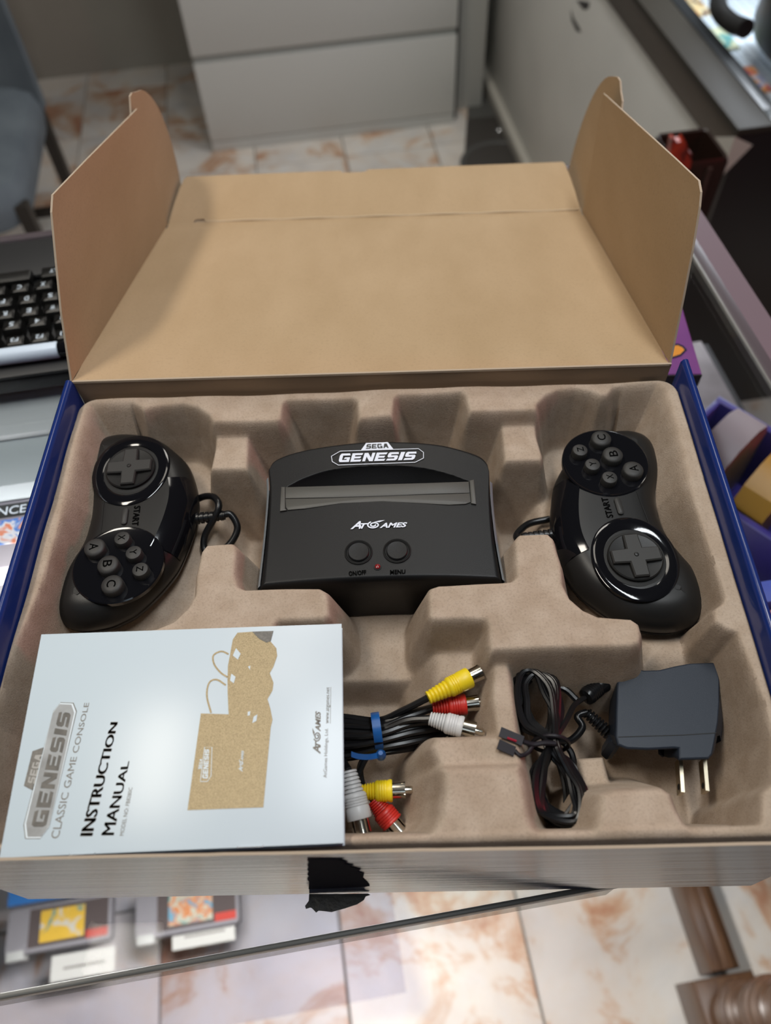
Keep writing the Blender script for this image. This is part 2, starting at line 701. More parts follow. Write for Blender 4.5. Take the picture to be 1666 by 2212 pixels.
def atgames(q, extra=0.0):
    """the maker's mark: AT, a swirl for the G, AMES"""
    g = []
    a, b, c, d = [np.asarray(p, float) for p in q]

    def sub(u0, u1, v0=0.0, v1=1.0):
        return on_quad([(u0, v0), (u1, v0), (u1, v1), (u0, v1)], q)
    g.append(decal(text_geo('A', 0.03, 0.3), sub(0, .19, 0, 1)))
    g.append(decal(text_geo('T', 0.04, 0.3), sub(.16, .30, 0, .72)))
    g.append(decal(text_geo('AMES', 0.035, 0.3), sub(.515, 1, 0, .72)))
    pts = []
    for i in range(44):
        t = -(i / 43 * 2 * math.pi * 1.75) + 0.5
        r = 0.22 + 0.78 * i / 43
        pts.append((0.405 + 0.115 * r * math.cos(t), 0.46 + 0.48 * r * math.sin(t)))
    V = []
    W3 = on_quad(pts, q)
    for i in range(len(W3)):
        t = W3[min(i + 1, len(W3) - 1)] - W3[max(i - 1, 0)]
        nrm = np.array([-t[1], t[0], 0]); nrm /= np.linalg.norm(nrm) + 1e-12
        w = np.linalg.norm(d - a) * 0.075
        V += [W3[i] + nrm * w, W3[i] - nrm * w]
    F = [(2 * i, 2 * i + 1, 2 * i + 3, 2 * i + 2) for i in range(len(W3) - 1)]
    g.append((V, up(F, V)))
    tail = on_quad([(.40, .86), (.50, 1.04), (.60, 1.10), (.50, .80)], q)
    g.append((tail, up([(0, 1, 2, 3)], tail)))
    return merge(*g)



# ================================================================== THE SETTING
def tile_mat():
    m = bpy.data.materials.new('marbled_floor_tile')
    m.use_nodes = True
    nt = m.node_tree
    b = nt.nodes['Principled BSDF']
    b.inputs['Roughness'].default_value = 0.42
    tc = nt.nodes.new('ShaderNodeTexCoord')
    oi = nt.nodes.new('ShaderNodeObjectInfo')
    mul = nt.nodes.new('ShaderNodeVectorMath'); mul.operation = 'SCALE'; mul.inputs['Scale'].default_value = 37.0
    cmb = nt.nodes.new('ShaderNodeCombineXYZ')
    for i in range(3):
        nt.links.new(oi.outputs['Random'], cmb.inputs[i])
    nt.links.new(cmb.outputs[0], mul.inputs[0])
    add = nt.nodes.new('ShaderNodeVectorMath'); add.operation = 'ADD'
    nt.links.new(tc.outputs['Object'], add.inputs[0]); nt.links.new(mul.outputs[0], add.inputs[1])
    n1 = nt.nodes.new('ShaderNodeTexNoise'); n1.inputs['Scale'].default_value = 6.0; n1.inputs['Detail'].default_value = 7
    n1.inputs['Roughness'].default_value = 0.66; n1.inputs['Distortion'].default_value = 0.7
    n2 = nt.nodes.new('ShaderNodeTexNoise'); n2.inputs['Scale'].default_value = 4.5; n2.inputs['Detail'].default_value = 6
    n2.inputs['Distortion'].default_value = 1.0
    nt.links.new(add.outputs[0], n1.inputs['Vector'])
    sh = nt.nodes.new('ShaderNodeVectorMath'); sh.operation = 'ADD'; sh.inputs[1].default_value = (5, 9, 2)
    nt.links.new(add.outputs[0], sh.inputs[0]); nt.links.new(sh.outputs[0], n2.inputs['Vector'])
    r1 = nt.nodes.new('ShaderNodeValToRGB')
    e = r1.color_ramp.elements
    e[0].position = 0.40; e[0].color = (0.66, 0.63, 0.59, 1)
    e[1].position = 0.52; e[1].color = (0.66, 0.60, 0.53, 1)
    x = e.new(0.585); x.color = (0.56, 0.38, 0.26, 1)
    x = e.new(0.66); x.color = (0.43, 0.20, 0.11, 1)
    x = e.new(0.78); x.color = (0.36, 0.17, 0.11, 1)
    nt.links.new(n1.outputs['Fac'], r1.inputs[0])
    r2 = nt.nodes.new('ShaderNodeValToRGB')
    r2.color_ramp.elements[0].position = 0.42; r2.color_ramp.elements[0].color = (1, 1, 1, 1)
    r2.color_ramp.elements[1].position = 0.68; r2.color_ramp.elements[1].color = (0.80, 0.82, 0.86, 1)
    nt.links.new(n2.outputs['Fac'], r2.inputs[0])
    mx = nt.nodes.new('ShaderNodeMix'); mx.data_type = 'RGBA'; mx.blend_type = 'MULTIPLY'; mx.inputs[0].default_value = 1.0
    nt.links.new(r1.outputs[0], mx.inputs[6]); nt.links.new(r2.outputs[0], mx.inputs[7])
    nt.links.new(mx.outputs[2], b.inputs['Base Color'])
    return m


TILE = tile_mat()
GROUT = mat('grey_grout', (0.22, 0.21, 0.19), 0.9)
WALLM = mat('grey_wall_paint', (0.30, 0.285, 0.25), 0.8, mottle=((0.25, 0.235, 0.205), 2.0, 0.35, 0.7))
LAMINATE = mat('white_laminate', (0.49, 0.49, 0.465), 0.4)
LAMGROOVE = mat('grey_laminate_edge', (0.34, 0.35, 0.33), 0.5)
PANELW = mat('scuffed_white_panel', (0.70, 0.70, 0.665), 0.45, mottle=((0.64, 0.64, 0.61), 4, 0.4, 0.7))

floor = obj('floor', rbox(-2.2, 2.2, -1.2, 3.3, FLOOR - 0.05, FLOOR - 0.004), GROUT)
floor['kind'] = 'structure'
PITCH = 0.289
gap = 0.0018
PITCH_V = 0.300
tile_geo = box(-PITCH / 2 + gap, PITCH / 2 - gap, -PITCH_V / 2 + gap, PITCH_V / 2 - gap, -0.009, 0, 0.0012)
tile_me = None
for iu in range(-5, 6):
    for iv in range(-4, 14):
        u = -0.1117 + PITCH * (iu + 0.5)
        v = 2.463 + PITCH_V * (iv - 10.5)
        p = W(u, v, FLOOR)
        if v > 2.95:
            continue
        if 0.35 < v < 0.95 and u < 0.3:        # hidden below the counter and the box
            continue
        if tile_me is None:
            t = obj('tile', tile_geo, TILE, floor, angle=0)
            t.matrix_parent_inverse = Matrix.Identity(4)
            tile_me = t.data
        else:
            t = link(bpy.data.objects.new('tile', tile_me))
            t.parent = floor
        t.matrix_parent_inverse = floor.matrix_basis.inverted()
        t.location = tuple(p)
        t.rotation_euler = (0, 0, A8)

wall = obj('wall_back', rbox(-2.2, 2.2, 2.9, 3.0, FLOOR, 1.7), WALLM)
wall['kind'] = 'structure'
trim = obj('trim_1', rbox(0.578, 0.668, 2.36, 2.9, FLOOR, 1.0, 0.004), mat('pale_grey_paint', (0.45, 0.45, 0.42), 0.6))
trim['kind'] = 'structure'

# ---------------------------------------------------------------- chest of drawers
CH_V, CH_U0, CH_U1 = 2.275, -0.2445, 0.5545
chest = thing('chest_of_drawers', 'tall white chest of drawers standing against the grey back wall', 'dresser', W(0.155, 2.5, FLOOR))
z_pl = rv(720, 262 + 14, CH_V)[2]
z_d1 = rv(700, 108, CH_V)[2]      # top of the lower drawer front
z_d2 = rv(700, 92, CH_V)[2]       # bottom of the upper drawer front
obj('body', rbox(CH_U0, CH_U1, CH_V + 0.018, CH_V + 0.48, FLOOR, 0.15, 0.002), LAMINATE, chest)
obj('groove_strip', rbox(CH_U0 + 0.003, CH_U1 - 0.003, CH_V + 0.012, CH_V + 0.02, z_d1 - 0.02, z_d2 + 0.02), LAMGROOVE, chest)
obj('plinth', rbox(CH_U0, CH_U1, CH_V + 0.004, CH_V + 0.02, FLOOR, z_pl - 0.003, 0.001), LAMINATE, chest)
obj('drawer', rbox(CH_U0, CH_U1, CH_V, CH_V + 0.02, z_pl, z_d1, 0.0015), LAMINATE, chest)
obj('drawer', rbox(CH_U0, CH_U1, CH_V, CH_V + 0.02, z_d2, z_d2 + 0.26, 0.0015), LAMINATE, chest)
obj('drawer', rbox(CH_U0, CH_U1, CH_V, CH_V + 0.02, z_d2 + 0.29, z_d2 + 0.55, 0.0015), LAMINATE, chest)
obj('side_panel_or_shade', rbox(CH_U1, CH_U1 + 0.014, CH_V + 0.03, CH_V + 0.48, FLOOR, 0.15), mat('gap_shade', (0.02, 0.02, 0.018), 0.6), chest,  # black slab put in for the shade in the gap beside the chest
    label='narrow dark strip painted as the shaded gap beside the white chest')

# ---------------------------------------------------------------- chair
FABRIC = mat('slate_fabric', (0.085, 0.105, 0.125), 0.8, mottle=((0.12, 0.145, 0.165), 12, 0.3, 0.7))
LEGM = mat('dark_brown_metal', (0.022, 0.018, 0.014), 0.45)
chair = thing('chair', 'slate grey upholstered chair with thin dark legs behind the keyboard', 'chair', W(-0.83, 1.62, FLOOR))
sv0, sv1, su0, su1 = 1.36, 1.86, -1.05, -0.575
seat = rings(rrect(su0, su1, sv0, sv1, 0.09, 6), [(0.03, -0.62), (0.008, -0.605), (0, -0.57), (0, -0.545), (0.012, -0.52), (0.05, -0.51)])
obj('seat', xf(seat, ROOM), FABRIC, chair)
bk = []
for k in range(9):
    t = k / 8
    bk.append((sv1 - 0.035 + 0.10 * t ** 1.3, -0.56 + 0.55 * t))
Vb, Fb = [], []
nu = 12
for k, (vv, zz) in enumerate(bk):
    for i in range(nu + 1):
        s = i / nu
        cu_ = -1.03 + 0.46 * s - (0.05 * (k / 8) ** 2) * (2 * s - 1)
        dv = -0.05 * (abs(2 * s - 1) ** 2.5)
        Vb.append(W(cu_, vv + dv, zz)); Vb.append(W(cu_, vv + dv + 0.035, zz))
row = 2 * (nu + 1)
for k in range(8):
    for i in range(nu):
        a = k * row + 2 * i; b2 = a + row
        Fb.append((a, a + 2, b2 + 2, b2)); Fb.append((a + 1, b2 + 1, b2 + 3, a + 3))
    a = k * row; b2 = a + row
    Fb.append((a, b2, b2 + 1, a + 1))
    a = k * row + 2 * nu
    b2 = a + row
    Fb.append((a, a + 1, b2 + 1, b2))
for i in range(nu):
    a = 8 * row + 2 * i
    Fb.append((a, a + 2, a + 3, a + 1))
obj('backrest', (Vb, Fb), FABRIC, chair)
for (lu, lv) in ((-0.587, 1.40), (-0.603, 1.835), (-1.0, 1.40), (-1.0, 1.835)):
    obj('leg', rbox(lu - 0.014, lu + 0.014, lv - 0.014, lv + 0.014, FLOOR, -0.56, 0.003), LEGM, chair)
zr = rv(60, 463, 1.835)[2]
obj('rung', rbox(-1.0, -0.603, 1.825, 1.845, zr - 0.012, zr + 0.012, 0.003), LEGM, chair)

# ---------------------------------------------------------------- dark mat on the floor beside the far counter
zf = FLOOR + 0.004
mt = thing('floor_mat', 'charcoal rubber floor mat with a round mark, beside the white counter panel', 'mat', W(0.62, 2.2, FLOOR))
def flat(pix, z0, z1):
    return solid([at(x, y, z1)[:2] for x, y in pix], z0, z1, 0.0008)
obj('sheet', flat([(1019, 110), (1024, 110), (1132, 368), (1001, 368)], FLOOR, zf), mat('grey_rubber', (0.075, 0.075, 0.070), 0.6), mt)
obj('inlay', flat([(1009, 256), (1086, 250), (1130, 364), (1002, 364)], zf, zf + 0.002), mat('black_rubber', (0.045, 0.040, 0.036), 0.6), mt)
c_ = at(1080, 352, zf)
obj('ring', disc_ring(c_[0], c_[1], [(0.125, zf + 0.002), (0.123, zf + 0.004), (0.110, zf + 0.004), (0.108, zf + 0.002)], 48, 1.0, 1.0, caps=(False, False)), mat('ring_grey', (0.075, 0.075, 0.072), 0.5), mt)
c_ = at(1078, 284, zf)
obj('stud', disc_ring(c_[0], c_[1], [(0.010, zf + 0.002), (0.010, zf + 0.008), (0.006, zf + 0.011)], 18), STEEL, mt, label='small silver stud')

# ---------------------------------------------------------------- far display counter with white back panel
PU = 0.72
dc = thing('display_counter', 'low display counter with white back, black frame and lit game cards inside', 'counter', W(1.0, 1.6, FLOOR))
BLACKFRAME = mat('black_frame_metal', (0.022, 0.024, 0.026), 0.3)
BROWNSTRIP = mat('bronze_trim', (0.060, 0.046, 0.034), 0.35)
DARKEND = mat('dark_end_panel', (0.012, 0.009, 0.010), 0.35)
zt = -0.365
v_end = 0.930
z_top = -0.300
obj('back_panel', rbox(PU, PU + 0.02, v_end + 0.015, 2.78, FLOOR + 0.045, zt, 0.001), PANELW, dc)
obj('bottom_rail', rbox(PU - 0.022, PU + 0.03, v_end + 0.02, 2.78, FLOOR, FLOOR + 0.045, 0.004), mat('cream_rail', (0.47, 0.45, 0.40), 0.5), dc)
obj('corner_post', rbox(PU - 0.016, PU + 0.03, 2.765, 2.81, FLOOR, -0.35, 0.002), mat('brown_post', (0.12, 0.075, 0.045), 0.6), dc)
obj('trim_strip', rbox(PU - 0.004, PU + 0.05, v_end + 0.002, 2.6, zt, z_top - 0.010, 0.002), BROWNSTRIP, dc)
obj('top_frame', rbox(PU - 0.006, PU + 0.055, v_end, 2.6, z_top - 0.012, z_top, 0.002), mat('smoked_frame', (0.034, 0.030, 0.024), 0.5, spec=0.2), dc)
obj('top_frame', rbox(PU + 0.056, PU + 0.082, v_end + 0.045, 2.6, z_top - 0.012, z_top + 0.001, 0.002), BLACKFRAME, dc)
obj('top_frame', rbox(PU + 0.056, 1.45, v_end, v_end + 0.045, z_top - 0.012, z_top + 0.001, 0.002), mat('grey_frame', (0.10, 0.11, 0.115), 0.3), dc)
obj('end_panel', rbox(PU + 0.002, 1.45, v_end + 0.001, v_end + 0.02, FLOOR, z_top - 0.012, 0.001), DARKEND, dc)
obj('corner_guard', (lambda p: (p, [(0, 1, 2), (0, 3, 1), (1, 3, 2), (0, 2, 3)]))(
    [W(PU - 0.007, v_end + 0.001, z_top - 0.013), W(PU - 0.007, v_end + 0.001, z_top - 0.085), W(PU - 0.007, v_end + 0.075, z_top - 0.055), W(PU + 0.028, v_end - 0.002, z_top - 0.03)]),
    mat('white_plastic_corner', (0.55, 0.53, 0.48), 0.4), dc, angle=0, label='chipped white plastic corner guard')
obj('shelf', rbox(PU + 0.05, 1.4, v_end + 0.03, 2.6, z_top - 0.06, z_top - 0.05), mat('white_shelf', (0.70, 0.73, 0.80), 0.5), dc)
obj('top_glass', rbox(PU + 0.083, 1.40, v_end + 0.046, 2.6, z_top - 0.008, z_top - 0.002), GLASS, dc, angle=0)
# grid mats of the lit shelf
GRIDM = mat('grid_line', (0.40, 0.44, 0.54), 0.5)
gl = []
for k in range(40):
    v = v_end + 0.05 + k * 0.019
    gl.append(rbox(PU + 0.085, 1.2, v, v + 0.0014, z_top - 0.05, z_top - 0.0495))
for k in range(18):
    u = PU + 0.09 + k * 0.019
    gl.append(rbox(u, u + 0.0014, v_end + 0.05, v_end + 0.8, z_top - 0.05, z_top - 0.0495))
g = obj('grid_lines', merge(*gl), GRIDM, dc, angle=0)
g['kind'] = 'stuff'
l = area_light('case_light', W(1.06, 1.3, z_top - 0.012), W(0.9, 1.25, z_top - 0.05), 0.9, 0.04, 3.5, (0.85, 0.92, 1.0))
l2 = area_light('case_light', W(1.05, 1.3, 0.25), W(0.9, 1.2, z_top - 0.05), 0.6, 0.2, 7.0, (0.85, 0.92, 1.0))
card_defs = [((1490, 10), [(0.7, 0.08, 0.05), (0.75, 0.4, 0.12), (0.8, 0.65, 0.4), (0.2, 0.1, 0.08)], 1.0,
              'game card with red and tan artwork on the lit shelf, farthest along it'),
             ((1548, 82), [(0.1, 0.3, 0.3), (0.75, 0.7, 0.45), (0.8, 0.8, 0.6), (0.25, 0.5, 0.7)], 2.0,
              'game card with pale teal and cream artwork, middle one on the lit shelf'),
             ((1616, 170), [(0.05, 0.12, 0.45), (0.55, 0.5, 0.6), (0.85, 0.35, 0.08), (0.5, 0.05, 0.1)], 3.0,
              'game card with blue and orange artwork nearest the black frame corner')]
for (px_, py_), cols, sd, lab in card_defs:
    c = rz(px_, py_, z_top - 0.043)
    o = obj('game_card', rbox(c[0] - 0.028, c[0] + 0.030, c[1] - 0.042, c[1] + 0.042, z_top - 0.0495, z_top - 0.043, 0.001),
            art_mat('card_art_%d' % sd, cols, 28, 0.3, sd))
    tag(o, lab, 'game card', 'game cards on the lit shelf')

# black holder standing on the far counter
hold = thing('scanner_stand', 'chunky black stand with a looped arm on the lit display counter', 'stand', W(0.90, 1.2, z_top))
outline = spline([(0.865, 1.075), (0.94, 1.05), (1.02, 1.075), (1.03, 1.23), (0.97, 1.29), (0.90, 1.28), (0.86, 1.19)], 42)
obj('body', xf(rings(outline, [(0.0, z_top), (-0.004, z_top + 0.02), (0.004, z_top + 0.10), (0.012, z_top + 0.14), (0.03, z_top + 0.15)]), ROOM), mat('soft_black', (0.010, 0.010, 0.010), 0.4), hold)
ap = [rz(1558, -40, z_top + 0.03), rz(1552, 15, z_top + 0.03), rz(1578, 48, z_top + 0.03), rz(1612, 62, z_top + 0.04)]
obj('arm', tube([W(*p) for p in ap], 0.016, 12, 24), MATS['soft_black'], hold)

# torn black marks on the white panel
for (pp, lab) in (([(1233, 20), (1240, 40), (1252, 60), (1256, 70), (1246, 68), (1235, 45)], 'lower torn black tape scrap stuck on the white panel'),
                  ([(1246, 0), (1258, 2), (1274, 4), (1272, 18), (1262, 22), (1252, 10)], 'upper torn black tape scrap stuck on the white panel')):
    P3 = []
    for x, y in pp:
        r = ray(x, y); t_ = (PU - 0.0004 - CAM @ UU) / (r @ UU)
        P3.append(CAM + t_ * r)
    (gV, gF), _ = slab(P3, 0.0003, UU)
    tag(obj('tape_scrap', (gV, gF), mat('scuff_black', (0.05, 0.05, 0.052), 0.7), angle=0), lab, 'tape', 'scraps on the white panel')

# red cut-out and dark bin between the counters
bin_ = thing('waste_bin', 'dark brown bin standing between the counters behind the box lid', 'bin', W(0.56, 0.78, FLOOR))
obj('bin_body', xf(rings(rrect(0.515, 0.60, 0.745, 0.83, 0.012), [(0.008, FLOOR), (0, -0.235), (0.004, -0.226), (0.007, -0.228), (0.012, -0.30)]), ROOM), mat('dark_brown_plastic', (0.022, 0.011, 0.008), 0.3), bin_)
obj('ridge', rbox(0.566, 0.572, 0.741, 0.747, FLOOR + 0.1, -0.235), mat('brown_ridge', (0.05, 0.032, 0.028), 0.3), bin_)
rp = [(1446, 345), (1452, 303), (1459, 300), (1463, 307), (1472, 306), (1478, 299), (1484, 312), (1488, 328), (1496, 334), (1493, 360), (1482, 380), (1450, 380)]
P3 = []
for x, y in rp:
    r = ray(x, y); t_ = (0.72 - CAM @ VV) / (r @ VV)
    P3.append(CAM + t_ * r)
(gV, gF), _ = slab(P3, 0.012, VV)
tag(obj('toy_figure', (gV, gF), art_mat('red_toy_paint', [(0.05, 0.01, 0.01), (0.32, 0.03, 0.015), (0.42, 0.05, 0.02), (0.20, 0.015, 0.01)], 30, 0.35, 4), angle=0),
    'small red jagged plastic figure behind the cardboard side flap', 'toy')

# ---------------------------------------------------------------- wooden table base at the floor, near side
WOOD = mat('dark_walnut', (0.085, 0.040, 0.020), 0.35, mottle=((0.14, 0.072, 0.036), 18, 0.3, 0.7, (6, 1, 6)))
tb = thing('wooden_stand', 'dark brown wooden stand with a ringed turned leg near the counter', 'table', W(0.46, -0.2, FLOOR))
obj('base_rail', rbox(0.426, 0.470, -0.17, -0.024, FLOOR, -0.93, 0.006), WOOD, tb)
obj('top_moulding', rbox(0.440, 0.458, -0.17, -0.024, -0.93, -0.915, 0.005), WOOD, tb)
obj('leg_block', rbox(0.385, 0.475, -0.27, -0.175, FLOOR, -0.90, 0.006), WOOD, tb)
prof = [(0, 0.028)]
for k in range(16):
    t = 0.012 + k * 0.016
    prof += [(t, 0.026), (t + 0.004, 0.036 + 0.004 * math.sin(k)), (t + 0.010, 0.036 + 0.004 * math.sin(k)), (t + 0.014, 0.026)]
prof += [(0.30, 0.03)]
obj('turned_leg', lathe_axis(W(0.43, -0.222, -0.90), (0, 0, 1), prof, 28), WOOD, tb)
obj('shelf_top', rbox(0.55, 0.95, -0.45, 0.55, -0.62, -0.60, 0.004), WOOD, tb)

# ---------------------------------------------------------------- our glass counter
FRONTGLASS = glass_mat('front_glass', (0.72, 0.72, 0.71), 0.1)
EDGE = mat('grey_metal_edge', (0.30, 0.30, 0.28), 0.35, metal=0.6)
counter = thing('glass_counter', 'glass display counter with thin grey edge under the open box', 'counter', W(-0.1, 0.13, FLOOR))
VF, VB, UR, UL = -0.1345, 0.425, 0.305, -1.2
obj('top_glass', rbox(UL, UR - 0.0125, VF + 0.002, VB, -0.008, -0.0004), GLASS, counter, angle=0)
obj('edge_strip', rbox(UL, UR, VF - 0.0012, VF + 0.0012, -0.010, -0.001, 0.0005), mat('dark_edge_seal', (0.10, 0.10, 0.095), 0.4), counter)
obj('edge_strip', rbox(UR - 0.0112, UR - 0.0095, VF + 0.003, VB, -0.0035, -0.0005, 0.0004), EDGE, counter)
DARKFRAME = mat('dark_mauve_frame', (0.085, 0.068, 0.075), 0.3)  # mauve tint carries the red light reflected in the frame
obj('frame_rail', rbox(UR - 0.0094, UR, VF + 0.003, VB, -0.0045, -0.001, 0.001), DARKFRAME, counter)
obj('frame_rail', rbox(UL, UR, VB, VB + 0.008, -0.02, -0.0005, 0.001), DARKFRAME, counter)
obj('frame_ledge', rbox(UR + 0.0005, UR + 0.020, VF + 0.003, VB, -0.014, -0.0035), mat('mauve_ledge', (0.17, 0.125, 0.145), 0.3), counter, angle=0)  # pinkish base colour holds the red reflection along the ledge
obj('side_panel_or_shade', rbox(0.432, 0.44, -0.02, VB, FLOOR, -0.246), mat('dark_case_side', (0.02, 0.016, 0.018), 0.5), counter, angle=0)
obj('front_glass', rbox(UL, 0.09, VF - 0.001, VF + 0.001, -0.030, -0.0105), FRONTGLASS, counter, angle=0)
obj('glass_shelf', rbox(UL, -0.02, VF + 0.004, 0.16, -0.760, -0.754), SHELFGLASS, counter, angle=0)
obj('shelf', rbox(UL, 0.43, -0.02, VB, -0.246, -0.240), mat('grey_shelf', (0.46, 0.45, 0.48), 0.5, mottle=((0.20, 0.185, 0.195), 10, 0.35, 0.65)), counter)
obj('corner_post', rbox(UR - 0.02, UR, VB - 0.02, VB, FLOOR, -0.02, 0.002), EDGE, counter)

# cartridges with price tags on the glass shelf
SNES = mat('pale_grey_cartridge', (0.19, 0.18, 0.20), 0.75, spec=0.15)
LABEL_DARK = mat('dark_label', (0.07, 0.055, 0.055), 0.75, spec=0.15)
LABEL_RED = mat('red_label_stripe', (0.36, 0.05, 0.04), 0.75, spec=0.15)
TAGM = mat('price_tag_card', (0.46, 0.45, 0.44), 0.9, spec=0.1)
zc = -0.754


def shelf_cart(u0, v1, art, lab, tlab, tag_uv):
    c = thing('game_cartridge', lab, 'cartridge', W(u0 + 0.067, v1 - 0.04, zc), 'cartridges on the glass shelf')
    P = rrect(u0, u0 + 0.138, v1 - 0.056, v1, 0.006)
    obj('shell', xf(solid(P, zc, zc + 0.019, 0.003), ROOM), SNES, c)
    obj('grip_ridge', rbox(u0 + 0.003, u0 + 0.026, v1 - 0.062, v1 - 0.050, zc, zc + 0.020, 0.002), mat('grip_grey', (0.33, 0.33, 0.33), 0.5), c)
    lab_ = obj('label', rbox(u0 + 0.030, u0 + 0.134, v1 - 0.050, v1 - 0.004, zc + 0.0188, zc + 0.0194), LABEL_DARK, c, angle=0)
    obj('artwork', rbox(u0 + 0.045, u0 + 0.103, v1 - 0.046, v1 - 0.008, zc + 0.0194, zc + 0.0198), art, lab_, angle=0)
    obj('red_stripe', rbox(u0 + 0.106, u0 + 0.134, v1 - 0.050, v1 - 0.040, zc + 0.0194, zc + 0.0198), LABEL_RED, lab_, angle=0)
    tu, tv_ = tag_uv
    tg = thing('price_tag', tlab, 'price tag', W(tu + 0.042, tv_ - 0.015, zc), 'price tags on the glass shelf')
    obj('card', rbox(tu, tu + 0.083, tv_ - 0.030, tv_, zc, zc + 0.001), TAGM, tg, angle=0)
    obj('print_line', rbox(tu + 0.016, tu + 0.070, tv_ - 0.018, tv_ - 0.015, zc + 0.001, zc + 0.0012), GREYTEXT, tg, angle=0)


A1 = art_mat('cart_art_yellow', [(0.08, 0.20, 0.20), (0.48, 0.30, 0.03), (0.50, 0.31, 0.03), (0.40, 0.38, 0.34)], 35, 0.8, 8)
A2 = art_mat('cart_art_mixed', [(0.05, 0.16, 0.16), (0.36, 0.36, 0.30), (0.42, 0.15, 0.05), (0.10, 0.24, 0.34)], 60, 0.8, 9)
shelf_cart(-0.530, 0.044, A1, 'grey game cartridge with a yellow picture label seen through the glass', 'white price tag below the yellow-labelled cartridge', (-0.474, -0.0175))
shelf_cart(-0.361, 0.036, A2, 'grey game cartridge with a mixed teal and orange label under the glass', 'white price tag below the teal and orange cartridge', (-0.316, -0.0065))
tag(obj('blue_case', rbox(-0.535, -0.42, 0.050, 0.15, zc, zc + 0.014, 0.002), mat('bright_blue_plastic', (0.035, 0.15, 0.42), 0.4)),
    'bright blue flat case behind the yellow-labelled cartridge', 'case')

# left of the box, under the glass: grey binder and a game box
tag(obj('storage_binder', rbox(-0.62, -0.155, 0.2105, 0.262, -0.04, -0.0095, 0.0015), mat('pale_grey_plastic', (0.36, 0.37, 0.39), 0.8, spec=0.1)),
    'pale grey plastic binder just under the glass beside the keyboard', 'binder')
tag(obj('document_tray', rbox(-0.62, -0.155, rz(0, 1100, -0.03)[1] + 0.0065, 0.2100, -0.05, -0.014, 0.0015), mat('mid_grey_plastic', (0.33, 0.355, 0.38), 0.8, spec=0.1)),
    'mid grey tray under the glass in front of the pale binder', 'tray')
gb = thing('game_box', 'handheld game box with black title strip and blue artwork under glass', 'game box', W(-0.30, 0.13, -0.052))
zb = -0.03
g0 = rz(0, 1100, zb); g1 = rz(0, 1172, zb)
obj('carton', rbox(-0.34, -0.215, g1[1] - 0.020, g0[1] + 0.006, -0.052, zb, 0.001), mat('mauve_carton', (0.28, 0.25, 0.29), 0.4), gb)
stp = obj('title_strip', rbox(-0.338, -0.217, g0[1] - 0.008, g0[1] + 0.003, zb, zb + 0.0004), BLACK_INK, gb, angle=0)
q = [W(-0.325, g0[1] - 0.0062, zb + 0.0006), W(-0.225, g0[1] - 0.0062, zb + 0.0006), W(-0.225, g0[1] + 0.0008, zb + 0.0006), W(-0.325, g0[1] + 0.0008, zb + 0.0006)]
obj('title_lettering', decal(text_geo('GAME BOY ADVANCE', 0.01), q), WHITE_INK, stp, angle=0)
obj('artwork', rbox(-0.338, -0.217, g1[1] - 0.002, g0[1] - 0.010, zb, zb + 0.0004),
    art_mat('box_art_blue', [(0.75, 0.25, 0.15), (0.75, 0.72, 0.78), (0.08, 0.22, 0.62), (0.75, 0.35, 0.25)], 70, 0.3, 5), gb, angle=0)

# right of the box: purple carton on the glass, blue bins with cartridges on the shelf below
PURPLE = mat('purple_carton', (0.17, 0.035, 0.22), 0.4, mottle=((0.26, 0.06, 0.27), 20, 0.3, 0.7))
pb = thing('software_box', 'thin purple carton with an orange emblem lying beside the cardboard lid', 'box', (0.20, 0.24, 0))
c0 = at(1517, 808, 0.011); c1 = at(1482, 690, 0.011)
dirb = (c1 - c0) / np.linalg.norm(c1 - c0)
side = np.array([-dirb[1], dirb[0], 0])
Q = [c0, c0 + dirb * 0.17, c0 + dirb * 0.17 + side * 0.042, c0 + side * 0.042]
obj('carton', rings([q_[:2] for q_ in Q], [(0, 0.0002), (0, 0.0105), (0.0005, 0.011)]), PURPLE, pb)
obj('end_panel', rings([q_[:2] for q_ in (c0 - dirb * 0.0001, c0 - dirb * 0.0009, c0 - dirb * 0.0009 + side * 0.042, c0 - dirb * 0.0001 + side * 0.042)], [(0, 0.0002), (0, 0.0108)]), mat('dark_end_print', (0.010, 0.006, 0.010), 0.5), pb, angle=0, label='black end of the carton')
em = [at(x, y, 0.0113) for x, y in ((1440, 752), (1452, 747), (1465, 746), (1474, 750), (1479, 756), (1470, 765), (1455, 770), (1440, 768))]
obj('emblem_outline', (lambda V: (V, up([tuple(range(len(V)))], V)))([at(x, y, 0.0112) for x, y in ((1436, 748), (1452, 743), (1466, 742), (1477, 747), (1485, 756), (1472, 769), (1455, 774), (1436, 772))]), NAVY, pb, angle=0)
obj('emblem', (em, up([tuple(range(len(em)))], em)), mat('orange_ink', (0.85, 0.33, 0.02), 0.4), pb, angle=0)

VIOLET = mat('violet_plastic_bin', (0.065, 0.05, 0.30), 0.35)
VBLUE = mat('bright_violet_blue', (0.09, 0.13, 0.55), 0.35)
CARTG = mat('grey_cartridge', (0.33, 0.29, 0.31), 0.5)
CARTY = mat('gold_cartridge', (0.48, 0.25, 0.03), 0.45)
BROT = math.radians(35)


